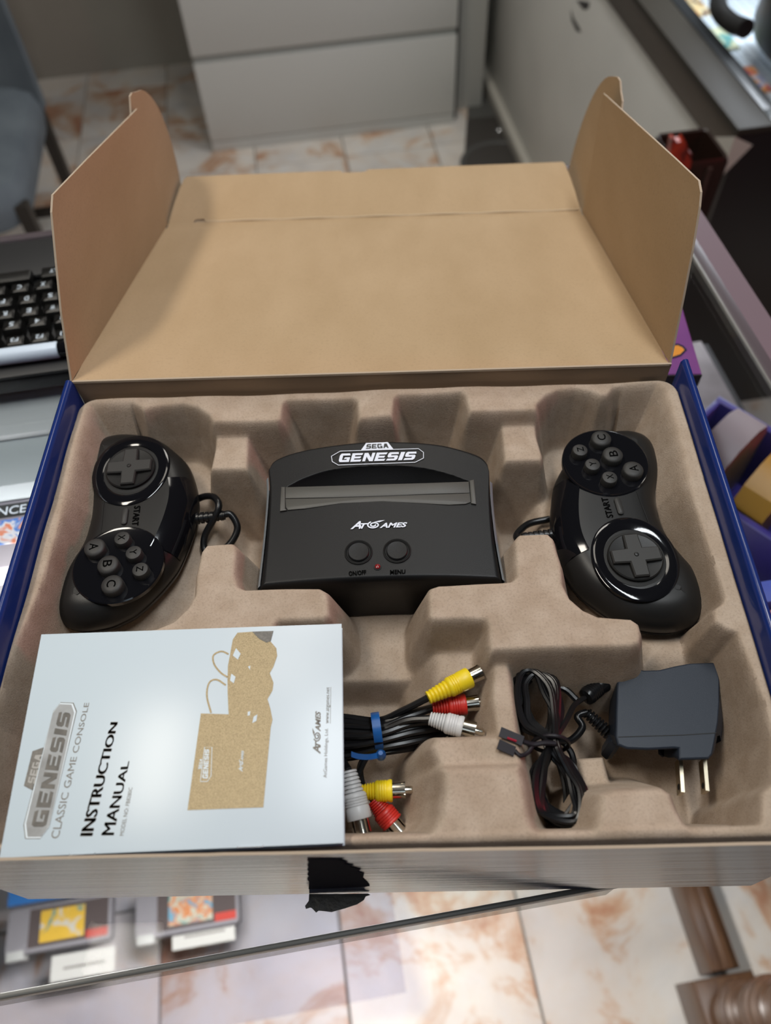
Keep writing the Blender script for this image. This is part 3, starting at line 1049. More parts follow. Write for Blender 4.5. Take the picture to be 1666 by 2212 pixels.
def bin_unit(cu, cv, lab):
    z0 = -0.2398
    root = thing('cartridge_bin', lab, 'bin', W(cu, cv, z0), 'violet bins under the glass')
    M = ROOM @ Matrix.Translation((cu, cv, 0)) @ Matrix.Rotation(BROT, 4, 'Z')
    for nm, b_ in (('floor_plate', (-0.055, 0.055, -0.10, 0.10, z0, z0 + 0.004)), ('side', (-0.055, -0.048, -0.10, 0.10, z0, z0 + 0.085)),
                   ('side', (0.048, 0.055, -0.10, 0.10, z0, z0 + 0.085)), ('end', (-0.048, 0.048, 0.094, 0.10, z0, z0 + 0.085)),
                   ('end', (-0.048, 0.048, -0.10, -0.094, z0, z0 + 0.085))):
        obj(nm, xf(box(*b_, 0.001), M), VIOLET, root)
    return M


def bin_cart(M, y, m, lab):
    z0 = -0.2398
    P = [(-0.046, y), (0.046, y), (0.046, y + 0.016), (-0.046, y + 0.016)]
    Vc, Fc = [], []
    arc = [(-0.046, z0 + 0.0045), (0.046, z0 + 0.0045), (0.046, z0 + 0.085), (0.036, z0 + 0.102), (0.015, z0 + 0.112), (-0.015, z0 + 0.112), (-0.036, z0 + 0.102), (-0.046, z0 + 0.085)]
    n = len(arc)
    Vc = [(x, y, z) for x, z in arc] + [(x, y + 0.030, z) for x, z in arc]
    Fc = [tuple(range(n)), tuple(range(2 * n - 1, n - 1, -1))] + [(i, n + i, n + (i + 1) % n, (i + 1) % n) for i in range(n)]
    tag(obj('game_cartridge', xf((Vc, Fc), M), m, angle=30), lab, 'cartridge', 'cartridges in the violet bins')


M1 = bin_unit(0.372, 0.158, 'violet plastic bin of rounded cartridges under the glass, beside the box')
bin_cart(M1, 0.045, CARTG, 'grey rounded cartridge standing farthest back in the violet bin')
bin_cart(M1, -0.005, CARTY, 'gold rounded cartridge standing in the middle of the violet bin')
bin_cart(M1, -0.06, CARTG, 'grey rounded cartridge standing in front in the violet bin')
tag(obj('blue_tray', rbox(0.265, 0.345, 0.068, 0.085, -0.2398, -0.20, 0.003), VBLUE), 'bright blue plastic tray in front of the violet bin', 'tray')
tag(obj('loose_cartridge', xf(solid(rrect(0.285, 0.335, 0.215, 0.285, 0.012), -0.2398, -0.222, 0.003), ROOM), mat('lilac_cartridge', (0.42, 0.38, 0.48), 0.45)),
    'pale lilac cartridge lying flat under glass beside the box', 'cartridge')
pk = thing('handheld_console', 'pink handheld console with a dark screen at the edge of the photo', 'game console', W(0.30, 0.035, -0.12))
zp = -0.06
h0 = rz(1646, 1322, zp)
obj('shell', rbox(h0[0], h0[0] + 0.09, h0[1] - 0.05, h0[1] + 0.002, zp - 0.02, zp, 0.004, 0.008), mat('pink_shell', (0.75, 0.30, 0.36), 0.35), pk)
obj('screen', rbox(h0[0] + 0.006, h0[0] + 0.08, h0[1] - 0.03, h0[1] - 0.006, zp, zp + 0.0006), mat('dark_screen', (0.10, 0.04, 0.06), 0.2), pk)
tag(obj('orange_case', rbox(h0[0] - 0.004, h0[0] + 0.06, h0[1] - 0.075, h0[1] - 0.053, zp - 0.02, zp, 0.002), mat('orange_case', (0.85, 0.34, 0.03), 0.4)),
    'orange case next to the pink handheld console', 'case')
tag(obj('blue_case', rbox(h0[0] - 0.02, h0[0] + 0.09, h0[1] + 0.006, h0[1] + 0.022, zp - 0.02, zp, 0.002), VBLUE),
    'bright blue case directly behind the pink handheld console', 'case')
tag(obj('display_riser', rbox(h0[0] - 0.03, h0[0] + 0.10, h0[1] - 0.09, h0[1] + 0.03, -0.2398, zp - 0.0202), mat('riser_mauve', (0.16, 0.13, 0.15), 0.5)),
    'dark mauve riser block carrying the pink handheld console', 'riser')

# ---------------------------------------------------------------- keyboard and pen
KB = mat('keyboard_black', (0.018, 0.018, 0.019), 0.45)
KEYM = mat('key_black', (0.010, 0.0095, 0.009), 0.4, spec=0.35)
LEGEND = mat('key_legend', (0.55, 0.62, 0.70), 0.5)
kb = thing('keyboard', 'black computer keyboard turned away, partly hidden by the cardboard flap', 'keyboard', W(-0.3, 0.31, 0))
obj('body', rbox(-0.62, -0.145, 0.2405, 0.395, 0.0002, 0.013, 0.003, 0.006), KB, kb)
obj('front_bezel', rbox(-0.62, -0.145, 0.348, 0.395, 0.013, 0.0185, 0.003), KB, kb)
obj('rear_bezel', rbox(-0.62, -0.145, 0.2405, 0.262, 0.013, 0.0165, 0.002), KB, kb)
key_me = None
rows = [(0.2717, -0.2061, ['F1', 'F2', 'F3', 'F4', 'F5', 'F6']), (0.2890, -0.1918, ['2', '3', '4', '5', '6', '7', '8', '9', '0']),
        (0.3018, -0.1816, ['Q', 'W', 'E', 'R', 'T', 'Y', 'U', 'I', 'O', 'P']), (0.3158, -0.1845, ['A', 'S', 'D', 'F', 'G', 'H', 'J', 'K', 'L']),
        (0.3303, -0.1913, ['Z', 'X', 'C', 'V', 'B', 'N', 'M'])]
KP = 0.0176
key_geo = rings(rrect(-0.0078, 0.0078, -0.0062, 0.0062, 0.001, 2), [(0, 0), (0.0003, 0.004), (0.0016, 0.008), (0.0026, 0.0085)])
for ri, (kv, ku, names) in enumerate(rows):
    start = {0: 1, 1: 1, 2: 1, 3: 1, 4: 1}[ri]
    for i, nm in enumerate(names):
        u = ku - (i - start) * KP - (0 if ri else 0)
        if ri == 1: u = -0.1911 - (i - 1) * 0.0183
        if ri == 2: u = -0.1992 - (i - 1) * 0.01735
        if ri == 3: u = -0.2021 - (i - 1) * 0.01755
        if ri == 4: u = -0.2089 - (i - 1) * KP
        if u > -0.155:
            continue
        if key_me is None:
            k = obj('key', key_geo, KEYM, kb)
            key_me = k.data
        else:
            k = link(bpy.data.objects.new('key', key_me)); k.parent = kb
        k.matrix_parent_inverse = kb.matrix_basis.inverted()
        k.location = tuple(W(u, kv, 0.0135)); k.rotation_euler = (0, 0, A8)
        w_, h_ = (0.0034, 0.0046) if len(nm) == 1 else (0.0055, 0.0040)
        q = [W(u + w_ / 2, kv + h_ / 2, 0.0222), W(u - w_ / 2, kv + h_ / 2, 0.0222), W(u - w_ / 2, kv - h_ / 2, 0.0222), W(u + w_ / 2, kv - h_ / 2, 0.0222)]
        gV, gF = decal(text_geo(nm, 0.02), q)
        lg = obj('legend', (gV, gF), LEGEND, kb, angle=0)
        lg.parent = k
        lg.matrix_parent_inverse = Matrix.LocRotScale(k.location, k.rotation_euler, None).inverted()
for nm, u0, u1 in (('space_bar', -0.325, -0.2195), ('key', -0.212, -0.185), ('key', -0.182, -0.155)):
    k = obj(nm, rbox(u0, u1, 0.3385, 0.3505, 0.0135, 0.0225, 0.0018, 0.0015), KEYM, kb)
    if u0 == -0.212:
        q = [W(-0.1955, 0.3462, 0.0227), W(-0.205, 0.3462, 0.0227), W(-0.205, 0.3425, 0.0227), W(-0.1955, 0.3425, 0.0227)]
        obj('legend', decal(text_geo('ALT', 0.02), q), LEGEND, k, angle=0)

pen = thing('marker_pen', 'white marker pen with black cap lying along the keyboard edge', 'pen', W(-0.25, 0.256, 0.0166))
p0 = W(-0.34, 0.2555, 0.0225); p1 = W(-0.1905, 0.2548, 0.0225)
ax = p1 - p0
L_ = float(np.linalg.norm(ax))
obj('barrel', lathe_axis(p0, ax, [(0, 0.004), (0.002, 0.0058), (L_ - 0.001, 0.0058), (L_, 0.005)], 24), mat('white_barrel', (0.62, 0.72, 0.84), 0.3), pen)
obj('cap', lathe_axis(p1, ax, [(0, 0.0052), (0.0005, 0.0056), (0.028, 0.0054), (0.031, 0.003)], 24), GLOSS, pen)

# ================================================================== THE CARDBOARD BOX
cbox = thing('cardboard_box', 'open blue printed cardboard box with kraft lid thrown back, on the counter', 'box', (0, 0, 0))
BX, BT = 0.1690, 0.0980                 # outer half width, top of the side walls
BF, BB = -0.1224, 0.1205                # front and back outer faces
TH = 0.0011
obj('bottom', box(-BX + 0.002, BX - 0.002, BF + TH, BB - TH, 0.0005, 0.002), KRAFT_DARK, cbox)
for s in (-1, 1):
    # double side wall, rolled over at the top
    prof = [(BX, 0.0005), (BX, BT - 0.002), (BX - 0.0006, BT - 0.0005), (BX - 0.002, BT), (BX - 0.0032, BT - 0.0005), (BX - 0.0042, BT - 0.0022), (BX - 0.0042, 0.002)]
    V, F = [], []
    ny = 2
    for k, y in enumerate((BF + 0.0005, BB - 0.001)):
        V += [(s * x, y, z) for x, z in prof]
    n = len(prof)
    for i in range(n - 1):
        F.append((i, i + 1, n + i + 1, n + i) if s > 0 else (i, n + i, n + i + 1, i + 1))
    F.append(tuple(range(n)) if s < 0 else tuple(range(n - 1, -1, -1)))
    F.append(tuple(range(2 * n - 1, n - 1, -1)) if s < 0 else tuple(range(n, 2 * n)))
    obj('side_wall', (V, F), BLUE, cbox, angle=50)
# front wall: ribbed gloss print outside, kraft inside, slightly wavy top edge
V, F, tg_ = [], [], []
nx = 60
xs = np.linspace(-BX, BX, nx + 1)
for x in xs:
    w = 0.0012 * math.sin(x * 37 + 1.0) + 0.0008 * math.sin(x * 90)
    zt_ = 0.0945 + 0.0006 * math.sin(x * 55) + (0.0008 if -0.06 < x < 0.02 else 0)
    V += [(x, BF, 0.0005), (x, BF, zt_), (x, BF + TH, zt_), (x, BF + TH + w * 0.3, 0.0005)]
for i in range(nx):
    a, b2 = 4 * i, 4 * i + 4
    F += [(a, b2, b2 + 1, a + 1), (a + 1, b2 + 1, b2 + 2, a + 2), (a + 2, b2 + 2, b2 + 3, a + 3)]
    tg_ += [0, 1, 2]
obj('front_wall', (V, F), None, cbox, mats=[RIBBED, KRAFT_EDGE, NAVY], fmat=tg_, angle=30)
# inner front flap, low and dark behind the front wall
obj('inner_flap', box(-BX + 0.006, BX - 0.006, BF + 0.0016, BF + 0.0026, 0.002, 0.074), NAVY, cbox)
# back wall
(gV, gF), tg_ = slab([(-0.1645, BB - TH, 0.0005), (0.1605, BB - TH, 0.0005), (0.1605, BB - TH, 0.0945), (-0.1645, BB - TH, 0.0965)], TH, (0, 1, 0))
obj('back_wall', (gV, gF), None, cbox, mats=[KRAFT_DARK, BLUE, KRAFT_EDGE], fmat=tg_, angle=0)

# lid: panel, tuck flap, side flaps and their rounded ears
HL = np.array([-0.1655, BB - 0.001, 0.0965]); HR = np.array([0.1595, BB - 0.001, 0.0945])
FL = np.array([-0.1655, 0.357, 0.0286]); FR = np.array([0.159, 0.353, 0.0287])
TL = np.array([-0.1625, 0.4240, 0.0262]); TR = np.array([0.1570, 0.4235, 0.0262])
vl = (FL - HL) / np.linalg.norm(FL - HL)
nl = np.cross(FR - FL, vl); nl /= np.linalg.norm(nl)
if nl[2] < 0:
    nl = -nl
# panel surface with crease lines at the hinge and a soft bow
V, F, fm = [], [], []
na, nb = 26, 40
for j in range(nb + 1):
    t = j / nb
    for i in range(na + 1):
        s = i / na
        p = (1 - s) * ((1 - t) * HL + t * FL) + s * ((1 - t) * HR + t * FR)
        bow = -0.0022 * math.sin(math.pi * t) * math.sin(math.pi * s)
        crease = 0.0
        for tc_, dp in ((0.020, 0.0007), (0.045, 0.0005), (0.978, 0.0016)):
            crease -= dp * math.exp(-((t - tc_) / 0.008) ** 2)
        V.append(p + nl * (bow + crease))
off = len(V)
V += [v - nl * TH for v in V]
for j in range(nb):
    for i in range(na):
        a = j * (na + 1) + i
        F.append((a, a + 1, a + na + 2, a + na + 1)); fm.append(0)
        F.append((off + a, off + a + na + 1, off + a + na + 2, off + a + 1)); fm.append(1)
for j in range(nb):
    for i, fl in ((0, 0), (na, 1)):
        a = j * (na + 1) + i; b2 = a + na + 1
        F.append((a, b2, off + b2, off + a) if fl == 0 else (a, off + a, off + b2, b2)); fm.append(2)
for i in range(na):
    a = nb * (na + 1) + i
    F.append((a, a + 1, off + a + 1, off + a)); fm.append(2)
    F.append((i, off + i, off + i + 1, i + 1)); fm.append(2)
lid = obj('lid_panel', (V, F), None, cbox, mats=[KRAFT, BLUE, KRAFT_EDGE], fmat=fm, angle=50)


def lerp(a, b2, t):
    return a + (b2 - a) * t


# tuck flap with a small notch in its free edge
vt = (TL - FL); vt = vt / np.linalg.norm(vt)
nt_ = np.cross(FR - FL, vt); nt_ /= np.linalg.norm(nt_)
if nt_[2] < 0:
    nt_ = -nt_
B0 = lambda s: lerp(FL, FR, s)
E0 = lambda s: lerp(TL, TR, s)
cols_ = [(0.0, 0, .004), (0.006, 0, 0), (0.03, 0, 0), (0.06, 0, 0), (0.063, .003, 0), (0.066, .004, 0), (0.084, .004, 0), (0.087, .003, 0), (0.09, 0, 0), (0.2, 0, 0), (0.3, 0, 0), (0.412, 0, 0), (0.417, 0, .0028), (0.43, 0, .0036),
         (0.465, 0, .0036), (0.478, 0, .0030), (0.486, 0, 0), (0.6, 0, 0), (0.7, 0, 0), (0.85, 0, 0), (0.994, 0, 0), (1.0, 0, .004)]
V, F, fm = [], [], []
for s_, b_, e_ in cols_:
    pb_, pe_ = B0(s_) + vt * b_, E0(s_) - vt * e_
    for t_ in np.linspace(0, 1, 7):
        V.append(lerp(pb_, pe_, t_) + nt_ * 0.0015 * math.sin(math.pi * t_))
nv = len(V)
V += [p - nt_ * TH for p in V]
nc = len(cols_)
for i in range(nc - 1):
    for k in range(6):
        a = i * 7 + k
        F.append((a, a + 7, a + 8, a + 1)); fm.append(0)
        F.append((nv + a, nv + a + 1, nv + a + 8, nv + a + 7)); fm.append(1)
    a = i * 7 + 6
    F.append((a, a + 7, nv + a + 7, nv + a)); fm.append(2)
    a = i * 7
    F.append((a + 7, a, nv + a, nv + a + 7)); fm.append(2)
obj('tuck_flap', (V, F), None, lid, mats=[KRAFT, BLUE, KRAFT_EDGE], fmat=fm, angle=50)
obj('fold_crease', tube([lerp(FL, FR, t_) + nl * 0.0002 + np.array([0, 0, 0.0003 * math.sin(t_ * 40)]) for t_ in np.linspace(0.09, 0.995, 40)], 0.0009, 6), mat('scuffed_kraft', (0.50, 0.385, 0.26), 0.9), lid)
hole = [B0(0.063) + vt * 0.0002, B0(0.063) + vt * 0.004, B0(0.0665) + vt * 0.0052, B0(0.0825) + vt * 0.0052, B0(0.086) + vt * 0.004, B0(0.087) + vt * 0.0002]
(gV, gF), _ = slab([p - nt_ * 0.0012 for p in hole], 0.0004, -nt_)
obj('slot_edge', (gV, gF), KRAFT_DARK, lid, angle=0)


def side_flap(A, v, sx, theta, pts, ear_theta, ear):
    th = math.radians(theta)
    w = nl * math.cos(th) + np.array([sx, 0, 0]) * math.sin(th)
    P = [A + v * s + w * h for s, h in pts]
    inward = np.array([-sx, 0, 0.0])
    (gV, gF), tg2 = slab(P, TH, -inward)
    fo = obj('side_flap', (gV, gF), None, lid, mats=[KRAFT, NAVY, KRAFT_EDGE], fmat=tg2, angle=0)
    th = math.radians(ear_theta)
    w = nl * math.cos(th) + np.array([sx, 0, 0]) * math.sin(th)
    P = [A + v * s + w * h - inward * 0.0022 for s, h in ear]
    (gV, gF), tg2 = slab(P, TH, -inward)
    obj('ear_flap', (gV, gF), None, lid, mats=[KRAFT, NAVY, KRAFT_EDGE], fmat=tg2, angle=0)


LN = 0.247
ear_l = [(0.16, -0.001)] + [(0.214, 0.092), (0.2165, 0.0965), (0.222, 0.0975), (0.229, 0.0965)] + \
        [(0.315 - 0.086 * (1 - math.sin(a)), 0.0965 * math.cos(a)) for a in np.linspace(0.2, 1.5, 12)] + [(0.315, -0.002)]
side_flap(HL, vl, -1, -2.5, [(0.001, 0), (0.012, 0.035), (0.0225, 0.058), (0.033, 0.080), (0.040, 0.0865), (0.10, 0.0875), (0.2175, 0.0885), (0.238, 0.006), (0.2455, 0)], -2.0, ear_l)
ear_r = [(0.16, -0.001), (0.214, 0.0835), (0.2235, 0.0875), (0.231, 0.0925), (0.240, 0.0935), (0.250, 0.092)] + \
        [(0.320 - 0.072 * (1 - math.sin(a)), 0.0915 * math.cos(a)) for a in np.linspace(0.2, 1.5, 12)] + [(0.320, -0.002)]
side_flap(HR, vl, 1, 2.0, [(0.001, 0), (0.006, 0.035), (0.010, 0.058), (0.015, 0.078), (0.018, 0.084), (0.024, 0.0875), (0.06, 0.0872), (0.12, 0.0862), (0.234, 0.0842), (0.236, 0.006), (0.2405, 0)], 6.5, ear_r)

# torn black tape end under the front edge
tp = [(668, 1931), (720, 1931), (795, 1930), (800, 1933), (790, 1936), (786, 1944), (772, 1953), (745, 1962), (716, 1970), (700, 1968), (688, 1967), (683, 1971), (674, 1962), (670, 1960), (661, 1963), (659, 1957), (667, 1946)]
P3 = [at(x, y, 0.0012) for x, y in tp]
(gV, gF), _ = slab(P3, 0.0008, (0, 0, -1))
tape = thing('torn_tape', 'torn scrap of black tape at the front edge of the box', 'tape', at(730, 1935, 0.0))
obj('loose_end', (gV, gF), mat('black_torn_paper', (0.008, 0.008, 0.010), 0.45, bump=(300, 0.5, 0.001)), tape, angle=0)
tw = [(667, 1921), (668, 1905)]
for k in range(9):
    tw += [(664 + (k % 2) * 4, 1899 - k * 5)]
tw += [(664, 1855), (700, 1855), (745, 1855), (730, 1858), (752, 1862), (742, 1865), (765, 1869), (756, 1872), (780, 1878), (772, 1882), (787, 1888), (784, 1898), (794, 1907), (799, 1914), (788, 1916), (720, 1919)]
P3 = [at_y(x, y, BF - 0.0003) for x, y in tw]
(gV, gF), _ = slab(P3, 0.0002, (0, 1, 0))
obj('scrap_reflection', (gV, gF), mat('reflection_black', (0.006, 0.007, 0.016), 0.9, spec=0.04), tape, angle=0)  # dark patch shaped as the scrap's reflection in the glossy front wall

# ================================================================== THE PULP TRAY (moulded height field)
TX, TY = 0.1645, 0.1175
step = 0.0008
gx = np.arange(-TX, TX + 1e-6, step); gy = np.arange(-TY, TY + 1e-6, step)
GX, GY = np.meshgrid(gx, gy)


def sdf(P):
    """signed distance to a polygon on the grid, negative inside"""
    P = np.array([p[:2] for p in P])
    Q = np.roll(P, -1, 0)
    dmin = np.full(GX.shape, 1e9)
    inside = np.zeros(GX.shape, bool)
    for (ax_, ay_), (bx_, by_) in zip(P, Q):
        ex, ey = bx_ - ax_, by_ - ay_
        wx, wy = GX - ax_, GY - ay_
        t = np.clip((wx * ex + wy * ey) / (ex * ex + ey * ey + 1e-15), 0, 1)
        dx, dy = wx - ex * t, wy - ey * t
        dmin = np.minimum(dmin, dx * dx + dy * dy)
        c = ((ay_ > GY) != (by_ > GY)) & (GX < ex * (GY - ay_) / (ey + 1e-15) + ax_)
        inside ^= c
    d = np.sqrt(dmin)
    return np.where(inside, -d, d)


def smin(a, b2, k):
    h = np.clip(0.5 + 0.5 * (b2 - a) / k, 0, 1)
    return b2 * (1 - h) + a * h - k * h * (1 - h)


def smax(a, b2, k):
    return -smin(-a, -b2, k)


def mesa(P, top, slope, k=0.006, r=0.0):
    d = sdf(P) - r
    return smin(np.full(GX.shape, top), top - d * slope, k)


def pz(pix, z):
    return [at(x, y, z)[:2] for x, y in pix]


ZT = TZ
rim = [(197, 875), (286, 873), (300, 880), (310, 888), (325, 882), (348, 877), (395, 873), (426, 881), (451, 898), (459, 912), (598, 909), (607, 904), (612, 872), (620, 865),
       (764, 861), (771, 868), (774, 906), (848, 900), (853, 864), (860, 856), (996, 849), (1004, 856), (1014, 892), (1160, 885), (1162, 872), (1180, 854), (1206, 843), (1245, 839),
       (1278, 844), (1300, 853), (1314, 851), (1328, 836), (1365, 832), (1420, 828), (1436, 845), (1453, 902), (1471, 968), (1492, 1062), (1520, 1148), (1545, 1224), (1566, 1290),
       (1562, 1302), (1543, 1316), (1546, 1342), (1570, 1358), (1593, 1366), (1617, 1427), (1651, 1516), (1670, 1590), (1672, 1690), (1648, 1712), (1645, 1772), (1640, 1780),
       (1200, 1792), (920, 1799), (745, 1803), (500, 1810), (100, 1820), (-25, 1822), (-50, 1760), (-20, 1560), (38, 1390), (92, 1255), (124, 1151), (146, 1060), (166, 980), (184, 900)]
d_rim = -sdf(pz(rim, ZT))                    # depth inside the pocket outline
base = np.full(GX.shape, 0.022)
side_slope = np.where(np.abs(GX) > 0.135, 2.8 + 4.2 * (1 - np.clip((GY - 0.015) / 0.035, 0, 1)), 4.5)
H = smin(np.full(GX.shape, ZT), ZT - d_rim * side_slope, 0.007)
H = smax(H, base, 0.006)
isl_r = [(1112, 1168), (1123, 1154), (1184, 1152), (1196, 1163), (1202, 1185), (1214, 1222), (1217, 1262), (1231, 1291), (1260, 1316), (1292, 1330), (1364, 1336), (1380, 1347), (1386, 1368),
         (1383, 1390), (1364, 1396), (1200, 1400), (1076, 1404), (1062, 1406), (1056, 1390), (1056, 1352), (1050, 1340), (1004, 1337), (935, 1340), (927, 1332), (925, 1282), (930, 1269), (948, 1263),
         (1076, 1258), (1106, 1255), (1116, 1246), (1114, 1208)]
isl_l = [(435, 1190), (446, 1176), (502, 1173), (512, 1184), (507, 1240), (514, 1266), (529, 1272), (690, 1269), (706, 1278), (711, 1298), (711, 1330), (700, 1337), (600, 1341), (585, 1362),
         (582, 1412), (258, 1420), (243, 1400), (246, 1376), (270, 1366), (336, 1357), (375, 1341), (405, 1313), (421, 1286), (424, 1243)]
for P, z_, sl, k_ in (
        (isl_r, ZT, 4.0, 0.006), (isl_l, ZT, 4.0, 0.006),
        ([(1288, 1800), (1301, 1716), (1331, 1707), (1431, 1703), (1449, 1715), (1460, 1746), (1475, 1772), (1497, 1800)], ZT, 3.0, 0.006),
        ([(957, 1660), (1120, 1654), (1130, 1690), (1142, 1765), (1157, 1800), (930, 1806), (953, 1764), (963, 1713)], ZT, 2.6, 0.006),
        ([(945, 1594), (1051, 1591), (1075, 1592), (1122, 1590), (1130, 1665), (955, 1668), (934, 1612)], ZT - 0.007, 3.0, 0.006),
        ([(1068, 1430), (1096, 1426), (1104, 1471), (1117, 1571), (1126, 1655), (1082, 1655), (1074, 1584), (1065, 1508)], ZT - 0.010, 3.5, 0.005),
        ([(1250, 1638), (1303, 1635), (1320, 1698), (1318, 1720), (1278, 1726), (1262, 1700)], 0.052, 4.0, 0.006),
        ([(467, 939), (537, 939), (534, 1013), (455, 1013), (465, 965)], ZT - 0.010, 4.5, 0.005),
        ([(1083, 917), (1157, 915), (1160, 945), (1172, 984), (1170, 994), (1091, 997)], ZT - 0.010, 4.5, 0.005),
        ([(934, 1392), (1053, 1389), (1060, 1452), (1040, 1470), (945, 1470)], 0.062, 2.2, 0.008),
        ([(1392, 1382), (1500, 1376), (1512, 1428), (1398, 1430)], 0.052, 1.6, 0.01)):
    H = smax(H, mesa(pz(P, z_), z_, sl, k_), 0.004)
H = smax(H, mesa([(-0.062, 0.10), (0.062, 0.10), (0.062, 0.0), (0.034, -0.034), (-0.034, -0.034), (-0.062, 0.0)], 0.0395, 3.0, 0.004), 0.004)
H = smax(H, mesa([(0.088, -0.03), (0.155, -0.03), (0.155, 0.105), (0.088, 0.105)], 0.0445, 2.0, 0.004), 0.004)
H = smax(H, mesa([(-0.088, -0.03), (-0.155, -0.03), (-0.155, 0.105), (-0.088, 0.105)], 0.0445, 2.0, 0.004), 0.004)
# soft unevenness of hand-size scale and the rounded outer edge
H = H + 0.0004 * np.sin(GX * 130 + 1) * np.sin(GY * 110 + 2) + 0.0006 * np.sin(GX * 38 + 0.5) * (GY > 0.05)
dx = np.maximum(np.abs(GX) - (TX - 0.010), 0); dy = np.maximum(np.abs(GY) - (TY - 0.010), 0)
d_out = 0.010 - np.sqrt(dx ** 2 + dy ** 2)
H = np.where(d_out < 0.0018, H - 0.0014 * np.clip((0.0018 - d_out) / 0.0018, 0, 1.6) ** 2, H)
H = np.where(d_out < 0, 0.06, H)
ny_, nx_ = H.shape
V = np.stack([GX.ravel(), GY.ravel(), H.ravel()], 1)
idx = np.arange(nx_ * ny_).reshape(ny_, nx_)
F = np.stack([idx[:-1, :-1].ravel(), idx[:-1, 1:].ravel(), idx[1:, 1:].ravel(), idx[1:, :-1].ravel()], 1).tolist()
ring_i = list(idx[0, :]) + list(idx[1:, -1]) + list(idx[-1, -2::-1]) + list(idx[-2:0:-1, 0])
n0 = len(V)
V = np.vstack([V, np.array([(V[i][0], V[i][1], 0.004) for i in ring_i])])
m = len(ring_i)
for i in range(m):
    j = (i + 1) % m
    F.append((ring_i[j], ring_i[i], n0 + i, n0 + j))
tray = obj('packing_tray', (V, F), PULP, angle=60)
tag(tray, 'tan moulded pulp packing tray with pockets, set inside the open box', 'tray')


def tray_h(x, y):
    i = int(np.clip(round((y + TY) / step), 0, ny_ - 1)); j = int(np.clip(round((x + TX) / step), 0, nx_ - 1))
    return float(H[i, j])


# ================================================================== THE CONSOLE
ZD = 0.080
con = thing('game_console', 'black retro game console with white logo lettering in the tray centre', 'game console', (0.0015, 0.045, 0.0400))
back = spline([at(x, y, ZD)[:2] for x, y in ((578, 1012), (598, 987), (664, 967), (772, 953), (862, 951), (952, 957), (1024, 975), (1050, 991), (1058, 1014))], 200, False)
front = spline([at(x, y, ZD)[:2] for x, y in ((560, 1266), (690, 1257), (815, 1251), (950, 1248), (1086, 1250))], 200, False)
left = spline([at(x, y, ZD)[:2] for x, y in ((578, 1012), (580, 1060), (573, 1150), (560, 1266))], 200, False)
right = spline([at(x, y, ZD)[:2] for x, y in ((1058, 1014), (1061, 1080), (1070, 1160), (1086, 1250))], 200, False)


def samp(P, t):
    k = t * (len(P) - 1)
    i = int(min(k, len(P) - 2)); f = k - i
    return P[i] * (1 - f) + P[i + 1] * f


NA, NB = 300, 230
crest = spline([at(x, y, ZD)[:2] for x, y in ((622, 1049), (660, 1031), (720, 1014), (815, 1006), (900, 1009), (965, 1022), (1013, 1038))], 120, False)
slotA, slotB = at(617, 1052, ZD)[:2], at(1013, 1040, ZD)[:2]
V = np.zeros((NB + 1, NA + 1, 3))
for j in range(NB + 1):
    t = j / NB
    lp, rp_ = samp(left, t), samp(right, t)
    for i in range(NA + 1):
        s = i / NA
        p = (1 - t) * samp(back, s) + t * samp(front, s) + (1 - s) * lp + s * rp_ \
            - ((1 - s) * (1 - t) * back[0] + s * (1 - t) * back[-1] + (1 - s) * t * front[0] + s * t * front[-1])
        V[j, i, :2] = p
X_, Y_ = V[..., 0], V[..., 1]
cy = np.interp(X_, crest[:, 0], crest[:, 1])
sy = slotA[1] + (X_ - slotA[0]) / (slotB[0] - slotA[0]) * (slotB[1] - slotA[1])
inx = (X_ > crest[0, 0]) & (X_ < crest[-1, 0])
f = np.clip((cy - Y_) / np.maximum(cy - sy, 1e-4), 0, 1)
drop = np.where(inx & (Y_ < cy) & (Y_ > sy - 0.004), np.minimum(0.011, (cy - sy) * 1.1) * f ** 0.8, 0)
se = np.linspace(0, 1, NA + 1)[None, :] * 0.116; te = np.linspace(0, 1, NB + 1)[:, None] * 0.082
de = np.minimum(np.minimum(se, 0.116 - se), np.minimum(te, (0.082 - te) * 1.6))
rr = 0.0032
edge = np.where(de < rr, rr - np.sqrt(np.maximum(rr ** 2 - (rr - de) ** 2, 0)), 0)
dome = 0.0020 * (1 - ((X_ - 0.0015) / 0.058) ** 2) - 0.0016
Zt = ZD + dome * 0.5 - drop - edge
V[..., 2] = Zt
idx = np.arange((NA + 1) * (NB + 1)).reshape(NB + 1, NA + 1)
F = np.stack([idx[:-1, :-1].ravel(), idx[1:, :-1].ravel(), idx[1:, 1:].ravel(), idx[:-1, 1:].ravel()], 1).tolist()
Vl = V.reshape(-1, 3)
rg = list(idx[0, :]) + list(idx[1:, -1]) + list(idx[-1, -2::-1]) + list(idx[-2:0:-1, 0])
cxy = Vl[:, :2].mean(0)
levels = [(0.998, 0.068), (0.985, 0.064), (0.975, 0.0405)]
allV = [Vl]
prev = rg
cnt = len(Vl)
for sc_, z_ in levels:
    allV.append(np.array([((Vl[i][0] - cxy[0]) * sc_ + cxy[0], (Vl[i][1] - cxy[1]) * sc_ + cxy[1], z_) for i in rg]))
    cur = list(range(cnt, cnt + len(rg)))
    cnt += len(rg)
    for i in range(len(rg)):
        j = (i + 1) % len(rg)
        F.append((prev[i], prev[j], cur[j], cur[i]))
    prev = cur
F.append(tuple(prev))
obj('body', (np.vstack(allV), F), PLASTIC, con, angle=50)
top_z = lambda x: ZD + 0.5 * (0.0020 * (1 - ((x - 0.0015) / 0.058) ** 2) - 0.0016)

